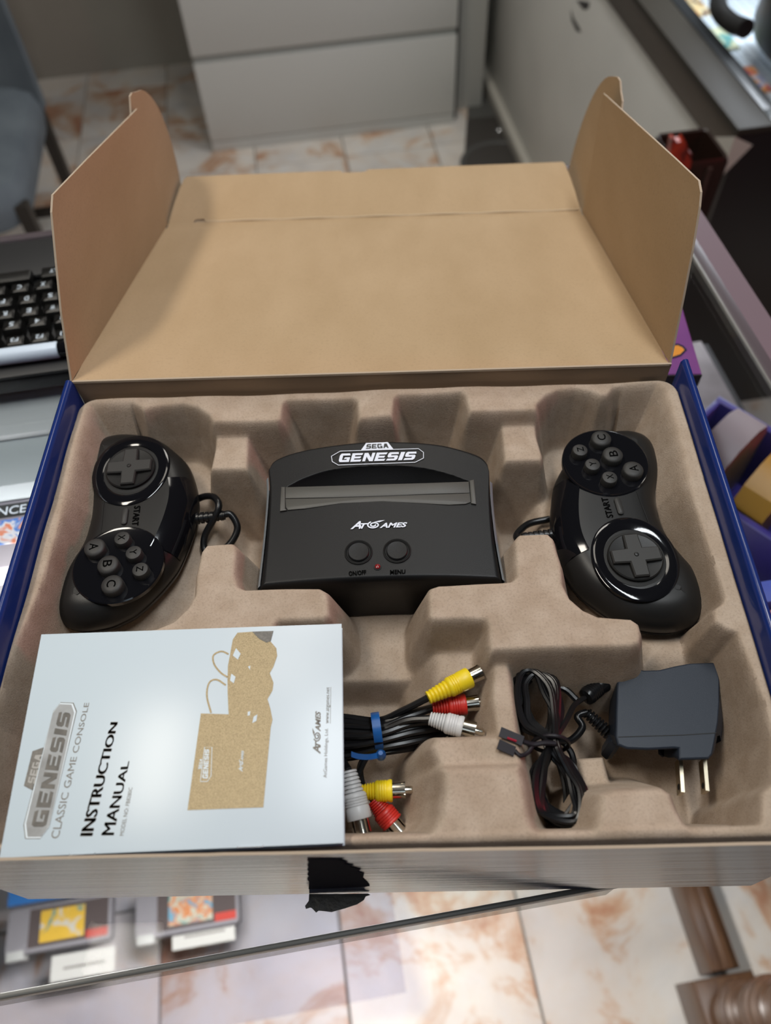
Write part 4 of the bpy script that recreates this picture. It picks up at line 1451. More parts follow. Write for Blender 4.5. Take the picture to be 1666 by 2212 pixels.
# silver side trims
for side_, sx in ((left, -1), (right, 1)):
    P = [samp(side_, t) for t in np.linspace(0.10, 0.985, 24)]
    V, F = [], []
    for p in P:
        x, y = p
        V += [(x + sx * 0.0002, y, 0.0775), (x + sx * 0.0016, y, 0.0755), (x + sx * 0.0019, y, 0.066), (x - sx * 0.002, y, 0.064)]
    for i in range(len(P) - 1):
        for k in range(3):
            a = 4 * i + k
            F.append((a, a + 1, a + 5, a + 4) if sx < 0 else (a, a + 4, a + 5, a + 1))
    obj('side_trim', (V, F), SILVER, con, angle=40, label='pale silver side trim')

# cartridge slot doors and their end pieces
zs = ZD - 0.0012
dz = ZD + 0.0004
rear = [(617, 1053), (720, 1050), (815, 1047), (920, 1044), (1013, 1041)]
mid = [(1015, 1065), (920, 1068), (815, 1072), (720, 1075), (617, 1077)]
obj('slot_door', rings(pz(rear + mid, ZD), [(0, zs - 0.003), (0, dz - 0.0002), (0.0003, dz)]), GREY_DOOR, con)
fr = [(1015, 1066), (1017, 1085), (1006, 1089), (970, 1091), (898, 1087), (826, 1083.5), (736, 1088), (660, 1099), (622, 1102), (618, 1096), (617, 1078.3), (720, 1076.3), (815, 1073.3), (920, 1069.3)]
obj('slot_door', rings(pz(fr, ZD), [(0, zs - 0.003), (0, dz - 0.0002), (0.0003, dz)]), GREY_DOOR, con)
obj('slot_end', rings(pz([(608, 1053), (616, 1053), (616.5, 1100), (620, 1103), (605, 1105)], ZD), [(0, zs - 0.003), (0, dz), (0.0003, dz + 0.0002)]), GREY_DOOR, con)
obj('slot_end', rings(pz([(1014.5, 1039), (1024, 1037), (1029, 1090), (1018, 1088), (1018, 1084)], ZD), [(0, zs - 0.003), (0, dz), (0.0003, dz + 0.0002)]), GREY_DOOR, con)

zl = ZD + 0.00035
# buttons
for (bx_, by_) in ((775, 1194), (858, 1191)):
    c = at(bx_, by_, ZD)
    obj('button_ring', disc_ring(c[0], c[1], [(0.0068, zl - 0.002), (0.0068, zl + 0.0004), (0.0064, zl + 0.0007), (0.0058, zl + 0.0002), (0.0054, zl - 0.0005)], 40, caps=(False, False)), HOLE, con)
    bt = obj('button', disc_ring(c[0], c[1], [(0.0052, zl - 0.002), (0.0052, zl + 0.0006), (0.0048, zl + 0.0010), (0.0030, zl + 0.0008)], 40), PLASTIC, con)
    bt['label'] = 'round power button' if bx_ == 775 else 'round menu button'
c = at(816, 1225, ZD)
obj('led_socket', disc_ring(c[0], c[1], [(0.0019, zl - 0.001), (0.0019, zl + 0.0002), (0.0014, zl + 0.0001)], 24, caps=(False, False)), HOLE, con)
obj('indicator_lamp', disc_ring(c[0], c[1], [(0.0014, zl - 0.001), (0.0013, zl + 0.0004), (0.0006, zl + 0.0008)], 20), LED, con, label='small red indicator lamp')
# lettering
RAISED = mat('raised_black_letters', (0.003, 0.003, 0.003), 0.9, spec=0.0)
for body, q in (('ON/OFF', [(754, 1244), (791, 1241), (791, 1231), (753, 1234)]), ('MENU', [(843, 1241), (876, 1239), (876, 1230), (843, 1231)])):
    obj('button_lettering', decal(text_geo(body, 0.03), pix_quad(q, zl + 0.0003)), RAISED, con, angle=0)
zi = zl + 0.0003
oct_ = [(716, 985.5), (735, 974.5), (904, 969), (915, 977), (915, 989.5), (897, 998.5), (731, 1004.5), (718, 997)]
logo = merge(decal(block_word('GENESIS'), pix_quad([(731, 998.5), (897, 993), (902, 975.5), (733, 980)], zi)),
             decal_line(oct_, 0.00038, zi, True),
             decal_poly([(780, 972.2), (791, 957), (838, 955), (850, 970)], zi))
obj('console_logo', logo, WHITE_INK, con, angle=0, label='white console logo')
obj('crest_lettering', decal(block_word('SEGA', 0.12, 0.0), pix_quad([(790, 969.5), (840, 967.5), (835.5, 958), (793, 959.5)], zi + 0.0001)), BLACK_INK, con, angle=0)
obj('maker_lettering', atgames(pix_quad([(757, 1143), (880, 1138.5), (880, 1124), (760, 1126)], zi)), WHITE_INK, con, angle=0, label='white maker lettering')

# ================================================================== THE CONTROLLERS
pad_px = [(1305, 927), (1354, 921), (1397, 932), (1421, 958), (1432, 997), (1430, 1025), (1421, 1060), (1426, 1099), (1439, 1134), (1460, 1169), (1484, 1197), (1509, 1226), (1526, 1264),
          (1530, 1299), (1518, 1326), (1490, 1342), (1449, 1349), (1396, 1344), (1344, 1328), (1298, 1299), (1256, 1266), (1229, 1229), (1208, 1190), (1196, 1152), (1193, 1099), (1199, 1043), (1207, 1018),
          (1228, 983), (1256, 951), (1280, 937)]
PZ = 0.0665                      # height at which the outline was measured
pad_w = np.array([at(x, y, PZ)[:2] for x, y in pad_px])
dpad_w = at(1372, 1205, 0.0725)[:2]
btn_w = at(1308, 996, 0.0725)[:2]
pad_o = (dpad_w + btn_w) / 2
pad_x = (btn_w - dpad_w) / np.linalg.norm(btn_w - dpad_w)
pad_y = np.array([-pad_x[1], pad_x[0]])
to_pad = lambda p: (float((p - pad_o) @ pad_x), float((p - pad_o) @ pad_y))
PAD_OUT = spline([to_pad(p) for p in pad_w], 120)
R_DPAD = to_pad(dpad_w); R_BTN = to_pad(btn_w)
btn_px = {'C': (1300, 945), 'B': (1325, 980), 'A': (1369, 1012), 'Z': (1254, 971), 'Y': (1281, 1002), 'X': (1318, 1030)}
BTN = {k: to_pad(at(x, y, 0.0765)[:2]) for k, (x, y) in btn_px.items()}
START = to_pad(at(1338, 1092, 0.073)[:2])


def controller(label, origin, xdir, z0, tilt=0.0):
    root = thing('game_controller', label, 'controller', (origin[0], origin[1], z0), 'two game controllers in the tray')
    x = Vector((xdir[0], xdir[1], 0)).normalized()
    M = frame((origin[0], origin[1], z0), x) @ Matrix.Rotation(tilt, 4, 'X')

    def P(name, geo, m_, parent=root, **kw):
        return obj(name, xf(geo, M), m_, parent, **kw)
    hb, ht = 0.011, 0.0265
    prof = [(0.016, 0.0), (0.007, 0.0012), (0.002, 0.005), (0.0004, 0.0095), (0.0010, hb - 0.0004)]
    P('lower_shell', rings(PAD_OUT, prof, safe=True), PLASTIC_PAD)
    prof = [(0.0004, hb), (0.0, hb + 0.0008)]
    for k in range(1, 10):
        a = k / 9 * math.pi / 2
        prof.append((0.0145 * (1 - math.cos(a)) * 0.9, hb + 0.0008 + (ht - hb - 0.0012) * math.sin(a) ** 0.92))
    prof.append((0.0165, ht - 0.0001))
    P('upper_shell', rings(PAD_OUT, prof, safe=True), PLASTIC_PAD, angle=60)
    # glossy dish of the direction pad
    cx_, cy_ = R_DPAD
    zt2 = ht - 0.0003
    dish = disc_ring(cx_, cy_, [(0.0212, zt2 - 0.002), (0.0212, zt2 + 0.0006), (0.0205, zt2 + 0.0010), (0.0178, zt2 + 0.0011), (0.0150, zt2 + 0.0004), (0.0146, zt2 - 0.0004)], 64, 1.12, 0.98, caps=(False, False))
    P('pad_dish', dish, GLOSS, angle=40)
    P('dish_floor', disc_ring(cx_, cy_, [(0.0155, zt2 + 0.0001), (0.0150, zt2 + 0.00025)], 48), HOLE)
    disk = P('pad_disc', disc_ring(cx_, cy_, [(0.0132, zt2), (0.0132, zt2 + 0.0018), (0.0126, zt2 + 0.0023), (0.008, zt2 + 0.0018), (0.003, zt2 + 0.0016)], 48), PLASTIC_PAD)
    w2, L2 = 0.0036, 0.0118
    cross = [(-w2, -L2), (w2, -L2), (w2 + 0.0003, -w2 - 0.0003), (L2, -w2), (L2, w2), (w2 + 0.0003, w2 + 0.0003), (w2, L2), (-w2, L2), (-w2 - 0.0003, w2 + 0.0003), (-L2, w2), (-L2, -w2), (-w2 - 0.0003, -w2 - 0.0003)]
    cross = [(cx_ + a, cy_ + b3) for a, b3 in cross]
    P('direction_cross', rings(cross, [(0, zt2 + 0.001), (0, zt2 + 0.0036), (0.0006, zt2 + 0.0042)]), BUTTON, disk)
    P('centre_dimple', disc_ring(cx_, cy_, [(0.0012, zt2 + 0.0042), (0.0009, zt2 + 0.0046), (0.0003, zt2 + 0.0047)], 16), PLASTIC_PAD, disk)
    # button plate and six buttons
    bx2, by2 = R_BTN
    plate = P('button_plate', disc_ring(bx2 - 0.0005, by2, [(0.0222, zt2 - 0.002), (0.0222, zt2 + 0.0004), (0.0216, zt2 + 0.0008), (0.0205, zt2 + 0.0006)], 64, 1.0, 1.02), GLOSS)
    for nm, (px_, py_) in BTN.items():
        r_ = 0.0053 if nm in 'ABC' else 0.0041
        b_ = P('button', disc_ring(px_, py_, [(r_, zt2), (r_, zt2 + 0.0038), (r_ * 0.9, zt2 + 0.0045), (r_ * 0.6, zt2 + 0.0049), (r_ * 0.2, zt2 + 0.0050)], 32), BUTTON)
        q = [(px_ - r_ * .36, py_ - r_ * .42, zt2 + 0.00505), (px_ + r_ * .36, py_ - r_ * .42, zt2 + 0.00505), (px_ + r_ * .36, py_ + r_ * .42, zt2 + 0.00505), (px_ - r_ * .36, py_ + r_ * .42, zt2 + 0.00505)]
        P('button_letter', decal(text_geo(nm, 0.01), q), RAISED, b_, angle=0)
    # start button with its word
    sx_, sy_ = START
    P('start_button', rings(rrect(sx_ - 0.0052, sx_ + 0.0052, sy_ - 0.0016, sy_ + 0.0016, 0.0015, 5), [(0, zt2 - 0.001), (0, zt2 + 0.0012), (0.0008, zt2 + 0.0018)]), BUTTON)
    q = [(sx_ - 0.0062, sy_ + 0.0042, zt2 + 0.00055), (sx_ + 0.0062, sy_ + 0.0042, zt2 + 0.00055), (sx_ + 0.0062, sy_ + 0.0076, zt2 + 0.00055), (sx_ - 0.0062, sy_ + 0.0076, zt2 + 0.00055)]
    P('start_lettering', decal(text_geo('START', 0.02), q), RAISED, angle=0)
    # glossy strip along the top edge
    n = len(PAD_OUT)
    top_i = [i for i in range(n) if PAD_OUT[i][1] > 0.012 and abs(PAD_OUT[i][0] + 0.002) < 0.028]
    top_i.sort(key=lambda i: PAD_OUT[i][0])
    V, F = [], []
    pc_ = np.array(ccw(PAD_OUT))
    rows_ = []
    for d_, z_ in ((0.0006, hb + 0.0030), (0.0012, hb + 0.0062), (0.0040, hb + 0.0118), (0.0085, ht - 0.0014), (0.0125, ht + 0.00005)):
        Q = shrink(pc_, d_)
        sel = [q2 for q2 in Q if q2[1] > 0.006 and abs(q2[0] + 0.002) < 0.0255]
        sel.sort(key=lambda q2: q2[0])
        P0 = np.array(sel)
        xs_ = np.linspace(-0.0255 + 0.25 * d_, 0.0235 - 0.25 * d_, 28)
        ys_ = np.interp(xs_, P0[:, 0], P0[:, 1])
        rows_.append([(a, b3 + 0.0004, z_ + 0.0004) for a, b3 in zip(xs_, ys_)])
    for r_ in rows_:
        V += r_
    for k in range(len(rows_) - 1):
        for i in range(27):
            a = k * 28 + i
            F.append((a + 1, a, a + 28, a + 29))
    P('gloss_strip', (V, F), GLOSS, angle=60)
    # cord relief and cord
    iy = float(np.interp(-0.002, [p[0] for p in sorted(map(tuple, PAD_OUT)) if p[1] > 0.01], [p[1] for p in sorted(map(tuple, PAD_OUT)) if p[1] > 0.01]))
    pr = []
    for k in range(7):
        pr += [(k * 0.0026, 0.0034 - k * 0.00012), (k * 0.0026 + 0.0016, 0.0034 - k * 0.00012), (k * 0.0026 + 0.0017, 0.0024), (k * 0.0026 + 0.0025, 0.0024)]
    P('strain_relief', lathe_axis((-0.004, iy - 0.003, 0.0125), (-0.02, 1, 0.02), pr, 18), CABLE, angle=30)
    return root, M, iy


rootR, MR, iy = controller('black controller with its round buttons nearest the lid, in the pocket above the adapter', pad_o, pad_x, 0.0455)
dl = at(285, 997, 0.0725)[:2]; bl = at(252, 1240, 0.0725)[:2]
ol = (dl + bl) / 2; xl = (bl - dl) / np.linalg.norm(bl - dl)
rootL, ML, _ = controller('black controller with its direction pad nearest the lid, in the pocket above the manual', ol, xl, 0.0455)
for root, M, pts in ((rootL, ML, [(-0.0045, iy + 0.013, 0.0128), (-0.005, iy + 0.018, 0.012), (0.002, iy + 0.021, 0.008), (0.010, iy + 0.015, 0.004), (0.012, iy + 0.004, 0.002), (0.004, iy + 0.003, 0.006), (-0.006, iy + 0.012, 0.016),
                                 (-0.014, iy + 0.010, 0.016), (-0.020, iy + 0.002, 0.010), (-0.020, iy - 0.008, 0.004)]),
                     (rootR, MR, [(-0.004, iy + 0.013, 0.0125), (-0.004, iy + 0.016, 0.010), (0.002, iy + 0.016, 0.006), (0.010, iy + 0.008, 0.003), (0.012, iy - 0.004, 0.003)])):
    P = [tuple(M @ Vector(p)) for p in pts]
    obj('cord', tube(P, 0.0019, 10, 80), CABLE, root)

# ================================================================== THE MANUAL
ZM = 0.0905
man = thing('instruction_manual', 'white instruction booklet with grey lettering and gold console print, on the tray', 'booklet', (-0.082, -0.074, 0.0862))
mq = [(89, 1370), (738, 1347), (743, 1821), (-2, 1853)]
MQ = [at(x, y, ZM)[:2] for x, y in mq]
obj('page_block', rings([p for p in MQ], [(0.0006, 0.0862), (0.0003, ZM - 0.0008)]), PAGES, man)
obj('back_cover', rings([p for p in MQ], [(0.0, 0.0858), (0.0, 0.0861)]), PAPER, man)
obj('front_cover', rings([p for p in MQ], [(0.0, ZM - 0.0006), (0.0, ZM - 0.0002), (0.0004, ZM)]), PAPER, man)
z1 = ZM + 0.00012
z2 = ZM + 0.00022
z3 = ZM + 0.00032
tq = lambda bs, be, te_, ts: pix_quad([bs, be, te_, ts], z1)
frame_px = [(54, 1812), (87, 1812), (107, 1786), (166, 1536), (159, 1518), (131, 1517), (115, 1536), (50.5, 1782)]
cxm = np.mean(frame_px, 0)
shr = lambda k: [tuple(cxm + (np.array(p) - cxm) * np.array(k)) for p in frame_px]
obj('logo_plate', decal_poly(frame_px, z1), GREYFOIL, man, angle=0)
obj('logo_rim', decal_poly(shr((0.965, 0.99)), z1 + 0.00005), PAPER, man, angle=0)
obj('logo_field', decal_poly(shr((0.90, 0.972)), z2), LIGHTFOIL, man, angle=0)
DARKINK = mat('dark_logo_ink', (0.075, 0.070, 0.062), 0.5, mottle=((0.115, 0.105, 0.092), 300, 0.4, 0.6))
obj('logo_lettering', decal(block_word('GENESIS', 0.16, 0.0), pix_quad([(99, 1786), (153.5, 1541), (128, 1536), (67, 1786)], z3)), DARKINK, man, angle=0)
obj('logo_crest', decal_poly([(51.5, 1697.5), (73.5, 1709), (100.5, 1612), (70, 1622.6)], z1), GREYFOIL, man, angle=0)
obj('crest_lettering', decal(block_word('SEGA', 0.14, 0.0), pix_quad([(75, 1694), (91, 1630), (76, 1631), (59, 1690)], z2)), mat('mid_grey_ink', (0.33, 0.32, 0.30), 0.45), man, angle=0)
INK = mat('warm_grey_ink', (0.135, 0.12, 0.10), 0.5, mottle=((0.185, 0.165, 0.14), 500, 0.4, 0.6))
for nm, body, bold, q in (
        ('subtitle_lettering', 'CLASSIC GAME CONSOLE', 0.0, [(127, 1811), (193, 1518), (182.5, 1518), (109, 1811)]),
        ('title_lettering', 'INSTRUCTION', 0.020, [(200, 1806), (255, 1559.5), (239, 1559.5), (172, 1806.5)]),
        ('title_lettering', 'MANUAL', 0.020, [(246, 1804.5), (280, 1644), (264.5, 1645), (218, 1804.5)]),
        ('model_lettering', 'MODEL NO: FB8280C', 0, [(267, 1805), (286.5, 1701), (278.6, 1701), (258, 1805)]),
        ('address_lettering', 'AtGames Holdings, Ltd.', 0, [(708.5, 1680), (711, 1573.5), (702, 1573.5), (698.5, 1680)]),
        ('address_lettering', 'www.atgames.net', 0, [(713.5, 1562.7), (714.5, 1484.5), (705.5, 1484.5), (703.5, 1562.7)])):
    obj(nm, bold_text(body, bold, tq(*q)), INK, man, angle=0)
obj('underline', decal_line([(713.8, 1563), (714.8, 1484)], 0.00016, z1), INK, man, angle=0)
obj('maker_lettering', atgames(pix_quad([(692.5, 1629), (693, 1536), (677, 1536), (676, 1629)], z1)), INK, man, angle=0)
gold = [(405, 1750), (434, 1541), (494, 1543), (492, 1500), (491.6, 1470), (492.5, 1438), (503, 1381.5), (513, 1366.7), (545, 1364.5), (560, 1364), (568, 1374), (585, 1386), (597, 1400), (599, 1416.6), (591, 1440),
        (583, 1454), (591, 1475), (589, 1491.5), (578, 1510), (584, 1530), (589, 1555), (585, 1571), (569, 1744)]
obj('gold_print', decal_poly(gold, z1), FOIL, man, angle=0, label='gold foil picture of console and controllers')
obj('dark_print', decal_poly([(545, 1364.3), (591, 1362.8), (585, 1385), (576, 1388), (560, 1380)], z2), GREYFOIL, man, angle=0)
for loop in ([(488, 1480), (468, 1468), (452, 1475), (447, 1503), (456, 1540)], [(494, 1413), (478, 1407), (461, 1416), (463, 1435), (477, 1453), (492, 1463)]):
    sp_ = spline(loop, 30, False)
    obj('gold_cable_print', decal_line([tuple(p) for p in sp_], 0.00075, z1), FOIL, man, angle=0)
for pl in ([(510, 1400), (520, 1412), (514, 1425), (503, 1416)], [(500, 1455), (509, 1462), (505, 1476), (497, 1470)], [(548, 1548), (556, 1543), (554, 1557), (545, 1562)], [(535, 1538), (541, 1536), (540, 1545), (535, 1546)], [(536, 1440), (541, 1438), (540, 1447)]):
    obj('white_print', decal_poly(pl, z2), PAPER, man, angle=0)
obj('white_print', merge(decal(block_word('GENESIS'), pix_quad([(449, 1682), (452, 1618), (443, 1618), (437, 1682)], z2)), decal(block_word('SEGA', 0.12, 0), pix_quad([(435, 1661), (437, 1640), (432, 1640), (428, 1661)], z2)),
                         decal_line([(433, 1688), (448, 1688), (456, 1676), (458, 1614), (442, 1614), (434, 1680)], 0.00025, z2, True)), PAPER, man, angle=0)
obj('white_print', atgames(pix_quad([(524, 1667), (527, 1621), (520, 1621), (515, 1667)], z2)), PAPER, man, angle=0)
for a, b3 in (((150, 1847.5), (205, 1845.2)), ((513, 1831.5), (568, 1829))):
    pa, pb2 = at(*a, ZM), at(*b3, ZM)
    obj('staple', tube([pa + [0, 0.0012, -0.0007], pa + [0, -0.0001, 0.0001], pb2 + [0, -0.0001, 0.0001], pb2 + [0, 0.0012, -0.0007]], 0.00035, 8), STEEL, man)

# ================================================================== AV CABLE
av = thing('av_cable', 'bundled black AV cable with yellow, red and white plugs in the tray', 'cable', (-0.01, -0.07, 0.03))


def plug(tail, nose, tip, m_, scale=1.0, collar_len=None):
    a = nose - tail
    L = float(np.linalg.norm(a)); a = a / L
    pr = [(0, 0.0022)]
    nr = 6
    cl = L * 0.48
    for k in range(nr):
        t0 = cl * k / nr; t1 = cl * (k + 0.62) / nr; t2 = cl * (k + 0.66) / nr
        r0 = 0.0029 + 0.0011 * k / nr
        pr += [(t0 + 0.0002, r0), (t1, r0 + 0.0001), (t2, r0 - 0.0006)]
    pr += [(cl, 0.0040), (cl + 0.0005, 0.0044)]
    for k in range(4):
        t0 = cl + 0.001 + k * 0.0011
        pr += [(t0, 0.0046), (t0 + 0.0007, 0.0046), (t0 + 0.0009, 0.00435)]
    pr += [(cl + 0.0062, 0.0047), (L - 0.0006, 0.0048), (L, 0.0045), (L, 0.0038), (L - 0.0015, 0.0036)]
    pr = [(t, r * scale) for t, r in pr]
    b_ = obj('plug', lathe_axis(tail, a, pr, 28, caps=(True, True)), m_, av, angle=35)
    # split metal collar
    gs = []
    e1 = np.cross(a, [0, 0, 1.0]); e1 /= np.linalg.norm(e1); e2 = np.cross(e1, a)
    LC = collar_len or 0.0056
    for q in range(4):
        V, F = [], []
        m = 7
        for t_, r_ in ((-0.001, 0.0034), (LC * 0.55, 0.0035), (LC, 0.0037), (LC, 0.0033), (LC * .55, 0.0031), (-0.001, 0.0030)):
            for i in range(m):
                w = math.radians(45 + 90 * q + 9 + 72 * i / (m - 1))
                V.append(nose + a * t_ + (e1 * math.cos(w) + e2 * math.sin(w)) * r_ * scale)
        for k in range(5):
            for i in range(m - 1):
                F.append((k * m + i, k * m + i + 1, (k + 1) * m + i + 1, (k + 1) * m + i))
        gs.append((V, F))
    obj('metal_collar', merge(*gs), METAL, b_, angle=40)
    tl = float((tip - nose) @ a)
    obj('pin', lathe_axis(nose, a, [(0, 0.0016 * scale), (tl - 0.0013, 0.0016 * scale), (tl - 0.0005, 0.0013 * scale), (tl, 0.0006 * scale)], 16), METAL, b_)
    return b_


def cab(pts, r=0.0015):
    obj('lead', tube(pts, r, 8, 12 * len(pts)), CABLE, av)


plug(at(924, 1508, 0.067), at(1015, 1463, 0.067), at(1060, 1446, 0.068), YELLOW)
plug(at(934, 1530, 0.058), at(1007, 1521, 0.058), at(1056, 1508, 0.059), RED)
plug(at(928, 1552, 0.0655), at(1000, 1571, 0.0655), at(1049, 1577, 0.066), WHITE)
plug(at(776, 1711, 0.052), at(848, 1708, 0.052), at(896, 1705, 0.052), YELLOW)
plug(at(754, 1664, 0.060), at(777, 1770, 0.055), at(788, 1812, 0.053), WHITE, 1.12)
plug(at(806, 1728, 0.050), at(848, 1778, 0.047), at(872, 1808, 0.046), RED, 1.1, 0.006)
# bundled leads: tight at the tie, fanned out at both ends
nb_ = 9
for i in range(nb_):
    f = i / (nb_ - 1)
    zc_ = 0.054 + 0.006 * math.sin(math.pi * f) - 0.002 * (i % 2)
    p = [at(640, 1540 + 98 * f, zc_ - 0.004), at(745, 1549 + 84 * f, zc_ - 0.001), at(818, 1556 + 60 * f, zc_ + 0.001)]
    if i == 0:
        p += [at(870, 1535, 0.061), at(926, 1507, 0.067)]
    elif i == 2:
        p += [at(880, 1550, 0.060), at(936, 1530, 0.058)]
    elif i == 3:
        p += [at(880, 1556, 0.063), at(929, 1552, 0.0655)]
    elif i == 1:
        p += [at(880, 1542, 0.058), at(935, 1528, 0.052)]
    else:
        p += [at(890, 1556 + 46 * (f - 0.4) / 0.6, zc_), at(955, 1556 + 30 * (f - 0.4) / 0.6, zc_ - 0.004), at(985, 1570 + 8 * f, zc_ - 0.008), at(975, 1592, zc_ - 0.014)]
    cab(p, 0.00155)
# a second, lower layer of leads
for i in range(6):
    f = i / 5
    cab([at(660, 1560 + 92 * f, 0.047), at(818, 1572 + 55 * f, 0.050), at(900, 1568 + 46 * f, 0.046), at(960, 1575 + 20 * f, 0.042)], 0.00155)
cab([at(800, 1625, 0.048), at(786, 1645, 0.050), at(775, 1672, 0.050), at(772, 1695, 0.051), at(777, 1711, 0.052)], 0.0015)
cab([at(790, 1630, 0.045), at(778, 1660, 0.044), at(785, 1700, 0.044), at(806, 1728, 0.050)], 0.0015)
cab([at(740, 1610, 0.046), at(742, 1640, 0.052), at(754, 1664, 0.060)], 0.0015)

tie = thing('blue_twist_tie', 'blue plastic twist tie around the bundled black leads', 'cable tie', (-0.005, -0.07, 0.04))
loop = []
for k in range(24):
    a = k / 24 * 2 * math.pi
    c = at(816, 1587, 0.0505)
    dirv = at(822, 1625, 0.0505) - at(812, 1550, 0.0505)
    hl = np.linalg.norm(dirv) / 2; dn_ = dirv / (2 * hl)
    loop.append(c + dn_ * (hl + 0.0012) * math.cos(a) + np.array([0, 0, 1]) * 0.0145 * math.sin(a))
V, F = [], []
wd = np.array([dn_[1], -dn_[0], 0]) * -1
for p in loop:
    V += [p - wd * 0.0019, p + wd * 0.0019]
for k in range(24):
    a = 2 * k; b2 = 2 * ((k + 1) % 24)
    F.append((a, a + 1, b2 + 1, b2))
obj('band', (V, F), TIE_BLUE, tie, angle=60)
obj('knot', disc_ring(*at(823, 1630, 0.062)[:2], [(0.0012, 0.0575), (0.0022, 0.060), (0.0022, 0.0625), (0.001, 0.0645)], 12), TIE_BLUE, tie)
tl = spline([at(823, 1630, 0.0625), at(800, 1635, 0.064), at(775, 1634, 0.065), at(759, 1629, 0.066)], 20, False)
V, F = [], []
for i, p in enumerate(tl):
    V += [p + [0, 0.0011, 0.0004], p - [0, 0.0011, 0.0004]]
F = [(2 * i, 2 * i + 1, 2 * i + 3, 2 * i + 2) for i in range(len(tl) - 1)]
obj('tail', (V, F), TIE_BLUE, tie, angle=60)

# ================================================================== POWER ADAPTER
ad = thing('power_adapter', 'dark plug-in power adapter with two metal prongs and a bundled cord', 'adapter', (0.13, -0.055, 0.03))
ap_ = [(1336, 1437), (1350, 1440), (1392, 1447), (1425, 1446), (1458, 1438), (1490, 1432), (1540, 1430), (1552, 1434), (1556, 1470), (1556, 1520), (1553, 1560), (1546, 1600), (1540, 1630), (1532, 1639), (1500, 1640), (1468, 1641), (1466, 1634), (1466, 1617), (1458, 1616),
       (1400, 1619), (1355, 1617), (1335, 1609), (1330, 1590), (1331, 1540), (1333, 1480)]
AO = np.array(ccw([at(x, y, 0.0600)[:2] for x, y in ap_]))
AO = np.array([AO[i] * (1 - f) + AO[(i + 1) % len(AO)] * f for i in range(len(AO)) for f in (0, 0.25, 0.5, 0.75)])
cA = AO.mean(0)
def splay(k, right, leftin):
    Q = shrink(AO, k)
    t = np.clip((AO[:, 0] - cA[0]) / 0.02, -1, 1)
    Q = Q + np.stack([np.where(t > 0.55, right, 0) * np.clip((cA[1] + 0.012 - AO[:, 1]) / 0.012, 0.25, 1), np.zeros(len(AO))], 1)
    Q[:, 1] += np.where(AO[:, 1] < cA[1] - 0.01, leftin, 0)
    return Q
rows_a = [(splay(0.004, 0.003, 0.010), 0.0345), (splay(0.001, 0.0055, 0.007), 0.038), (splay(0.0, 0.0062, 0.005), 0.046), (splay(0.0, 0.003, 0.0025), 0.0545), (splay(0.0, 0.0, 0.0), 0.0590), (inset(AO, 0.0003), 0.0597), (inset(AO, 0.0008), 0.0600)]
V, F = [], []
nA = len(AO)
for Q, z_ in rows_a:
    V += [(q[0], q[1], z_) for q in Q]
for k in range(len(rows_a) - 1):
    for i in range(nA):
        j = (i + 1) % nA
        F.append((k * nA + i, k * nA + j, (k + 1) * nA + j, (k + 1) * nA + i))
F += [tuple(range(nA - 1, -1, -1)), tuple((len(rows_a) - 1) * nA + i for i in range(nA))]
obj('body', (V, F), ADAPT, ad, angle=25)
obj('seam', decal_line([(1336, 1592), (1400, 1590), (1470, 1588), (1548, 1583)], 0.00035, 0.06015), HOLE, ad, angle=0)
obj('cord_collar', rings([at(x, y, 0.052)[:2] for x, y in ((1318, 1585), (1335, 1580), (1340, 1612), (1330, 1614), (1316, 1602))], [(0.001, 0.030), (0, 0.034), (0, 0.050), (0.001, 0.052)]), ADAPT, ad)
for (xa, ya), (xb, yb) in (((1471, 1638), (1476, 1711)), ((1523, 1638), (1529, 1708))):
    a, b2 = at(xa, ya, 0.050), at(xb, yb, 0.050)
    d_ = b2 - a; d_[2] = 0
    n_ = np.array([-d_[1], d_[0], 0]); n_ /= np.linalg.norm(n_); n_ *= 0.0008
    V = []
    for p in (a, b2):
        for sx in (-1, 1):
            for z_ in (0.0435, 0.0500):
                V.append((p[0] + sx * n_[0], p[1] + sx * n_[1], z_))
    F = [(0, 1, 3, 2), (4, 6, 7, 5), (0, 4, 5, 1), (2, 3, 7, 6), (1, 5, 7, 3), (0, 2, 6, 4)]
    obj('prong', (V, F), BRASSY, ad, angle=0, label='flat metal prong')
    ph = a + (b2 - a) * 0.80
    obj('prong_hole', lathe_axis((ph[0] - n_[0] * 1.05, ph[1] - n_[1] * 1.05, 0.0468), -n_ if n_[0] > 0 else n_, [(0, 0.0014), (0.0002, 0.0011)], 14), HOLE, ad)
